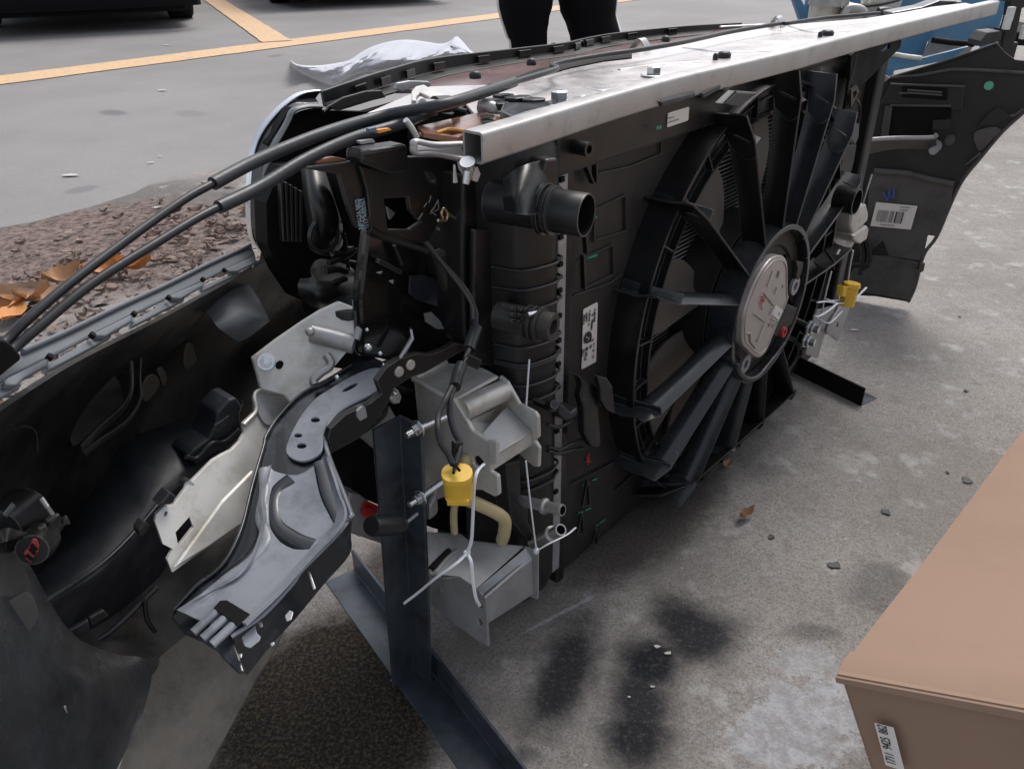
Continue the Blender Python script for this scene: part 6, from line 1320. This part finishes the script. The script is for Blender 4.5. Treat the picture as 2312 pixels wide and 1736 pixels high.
# ================================================================ blue engine stand with gearbox, far right
YB=3.9
def PV(k,x,y,Y=YB): return PL(k,x,y,Vector((0,Y,0)),Vector((0,1,0)))
def pv(k,pts,Y=YB): return [PV(k,x,y,Y) for x,y in pts]
YY=Vector((0,1,0))
bm_=thing('blue_machine','blue painted steel work stand with open V brace, beyond the tube far end','work stand')
MB().poly(pv('D',[(590,-20),(640,-20),(690,70),(705,-20),(800,-20),(765,180),(660,185)],3.95),YY*.05).build('v_brace',M_BLUE,bm_,bevel=.004)
MB().poly(pv('D',[(770,-60),(2080,-60),(2080,60),(2040,200),(1880,330),(1860,300),(1560,290),(1510,300),(1470,420),(1200,440),(1100,300),(900,200),(760,180)],4.1),YY*.03).build('back_panel',M_BLUE,bm_,bevel=.004)
MB().poly(pv('D',[(1330,120),(1680,60),(1660,160),(1540,290),(1500,400),(1460,470),(1300,500),(1210,440),(1300,380)],3.75),YY*.03).build('side_panel',M_BLUE,bm_,bevel=.004)
MB().poly(pv('D',[(1560,285),(1860,320),(1830,380),(1700,420),(1500,415)],3.7),YY*.02).build('tray',mat('grey_steel_tray',(.26,.25,.26),.45,spots=((.15,.12,.1),.3)),bm_,bevel=.003)
MB().poly(pv('D',[(1150,400),(1300,375),(1490,410),(1830,325),(1700,420),(1530,455),(1300,500),(1180,480)],3.6),YY*.02).build('lower_rail',M_BLUE,bm_,bevel=.004)
MB().tube([PV('D',x,y,3.58) for x,y in((1290,382),(1400,400),(1490,410))],.01,8).build('rail_edge',M_CAST,bm_,smooth=60)
MB().tube([PV('D',x,y,3.65) for x,y in((1570,282),(1700,300),(1860,312))],.012,8).build('dark_edge',M_DK,bm_,smooth=60)
for x0,y0 in((700,180),(2000,200),(1250,450)):
    p=PV('D',x0,y0,4.1); MB().box(Vector((p.x,p.y,p.z/2)),Vector((.06,0,0)),Vector((0,.06,0)),Z*p.z).build('leg',M_BLUE,bm_,bevel=.004)
gb=thing('gearbox','pale alloy gearbox with pipes lying on the blue work stand','gearbox')
def blob(pts,Y,dep,name='casting',mt=M_CAST):
    c=pv('D',pts,Y); c=cat(c,3,True); cc_=sum(c,Vector())/len(c)
    rows=[[cc_+(p-cc_)*s_+YY*d_*dep for p in c] for s_,d_ in((.05,-.5),(.5,-.45),(.8,-.3),(.96,-.05),(1,.2),(.9,.6))]
    return MB().grid(rows,close=True).build(name,mt,gb,smooth=60)
blob([(760,180),(770,120),(830,60),(880,30),(960,15),(1060,35),(1110,80),(1100,130),(1050,180),(900,190)],3.8,.14)
blob([(940,80),(980,45),(1050,50),(1100,85),(1080,115),(1010,110),(960,150),(930,130)],3.68,.07)
MB().tube(cat(pv('D',[(975,130),(960,90),(1000,60),(1060,68),(1095,95)],3.63),5),.018,12).build('curved_pipe',M_ALU,gb,smooth=60)
MB().tube(pv('D',[(840,-30),(815,60),(770,180)],3.75),[.07,.065,.05],20).build('thick_pipe',M_CAST,gb,smooth=60)
MB().tube(pv('D',[(855,-40),(838,40)],3.72),.082,24).build('pipe_collar',M_ALU,gb,smooth=60)
MB().tube(pv('D',[(1215,-50),(1215,20),(1205,80)],3.75),[.085,.08,.07],24).build('thick_pipe',M_CAST,gb,smooth=60)
MB().tube(pv('D',[(1215,5),(1215,16)],3.75),.09,24).build('pipe_band',M_RUB,gb,smooth=60)
MB().poly(pv('D',[(1120,110),(1290,100),(1290,140),(1100,160)],3.62),YY*.05).build('mount',M_SHEET,gb,bevel=.006)
MB().tube(cat(pv('D',[(1190,95),(1240,90),(1270,110),(1280,150)],3.5),4),.022,12).build('rubber_elbow',M_RUB,gb,smooth=60)
for pts,mt in (([(1280,90),(1500,50),(1620,5),(1780,10),(1790,30),(1560,85),(1450,100),(1290,115)],M_STEELK),([(1640,20),(1780,8),(1785,25),(1720,40),(1640,38)],M_SHEET),([(1450,95),(1490,80),(1590,80),(1560,105),(1500,120),(1450,115)],M_CAST)):
    MB().poly(pv('D',pts,3.0),YY*.08).build('loose_fitting',mt,gb,bevel=.006)
rk=thing('tool_rack','black steel rack upright behind the far end of the silver tube','rack')
MB().poly(pv('D',[(2130,-40),(2260,-40),(2260,40),(2200,60),(2180,160),(2140,330),(2060,340),(2080,230),(2110,120)],3.4),YY*.05).build('upright',M_PLD,rk,bevel=.004)
MB().poly(pv('D',[(2060,-40),(2140,-40),(2140,15),(2060,10)],3.4),YY*.05).build('cross_piece',M_PLD,rk,bevel=.004)
for x,y in((2115,100),(2095,160),(2215,228)): MB().box(PV('D',x,y,3.35),RT*.025,YY*.02,Z*.05).build('pale_block',M_SHOE,rk,bevel=.003)
MB().poly(pv('D',[(2180,230),(2330,180),(2330,330),(2140,320)],3.6),YY*.2).build('rack_base',M_DK,rk,bevel=.004)
p=PV('D',2110,300,3.4); MB().box(Vector((p.x,p.y+.03,p.z/2)),Vector((.08,0,0)),YY*.05,Z*p.z).build('leg',M_PLD,rk,bevel=.004)
MB().poly(pv('D',[(1960,230),(2060,220),(2050,290),(1900,330),(1910,290)],3.35),YY*.1).build('bracket',M_PLV,rk,bevel=.004)

# ---------------------------------------------------------------- extra surface detail
MB().poly(pn('X',[(575,540),(640,545),(770,630),(830,720),(760,800),(640,780),(560,680)],.375),N*.01).build('dark_backing',M_DK,bum)  # dark sheet added to keep the gap beside the grille black
for k,x,y,n,pts in(('I',0,0,.085,[(60,800),(150,760),(200,860),(195,900),(130,1010),(60,1180),(0,1240),(0,860)]),('I',0,0,.082,[(40,1020),(110,960),(120,1060),(60,1160),(20,1140)])):
    MB().poly(cat(pn(k,pts,n),3,True),N*.003).build('pale_patch',M_LED if n<.084 else M_WNG2,bum,bevel=.001)  # paler grey patches laid over the lower liner
for pts in([(120,1450),(200,1425),(280,1420)],[(330,1340),(350,1420),(395,1490)],[(220,1500),(300,1560),(330,1640)]):
    MB().tube(cat(pn('I',pts,.075),4),.0008,6).build('scratch',M_SHEET,bum)
MB().tube(cat(pn('I',[(735,800),(750,900),(790,960)],.16),4),.002,8).build('moulded_rib',M_SHL,bum,smooth=60)
MB().tube(cat(pn('I',[(140,1010),(300,1075),(380,1060),(560,960),(800,730)],.165),4),.0025,8).build('bar_edge',M_PLB,bum,smooth=60)
# stencilled marks and drips on the box
bx=bpy.data.objects['cardboard_box']
def Qb(u,v,h): return bc+e1*u+e2*v-e3*h
MB().tube([Qb(.33,.14,.0055),Qb(.345,.15,.006),Qb(.36,.152,.0055)],.003,8,flat=(1.6,.3)).build('dent',M_CARD,bx,smooth=60)
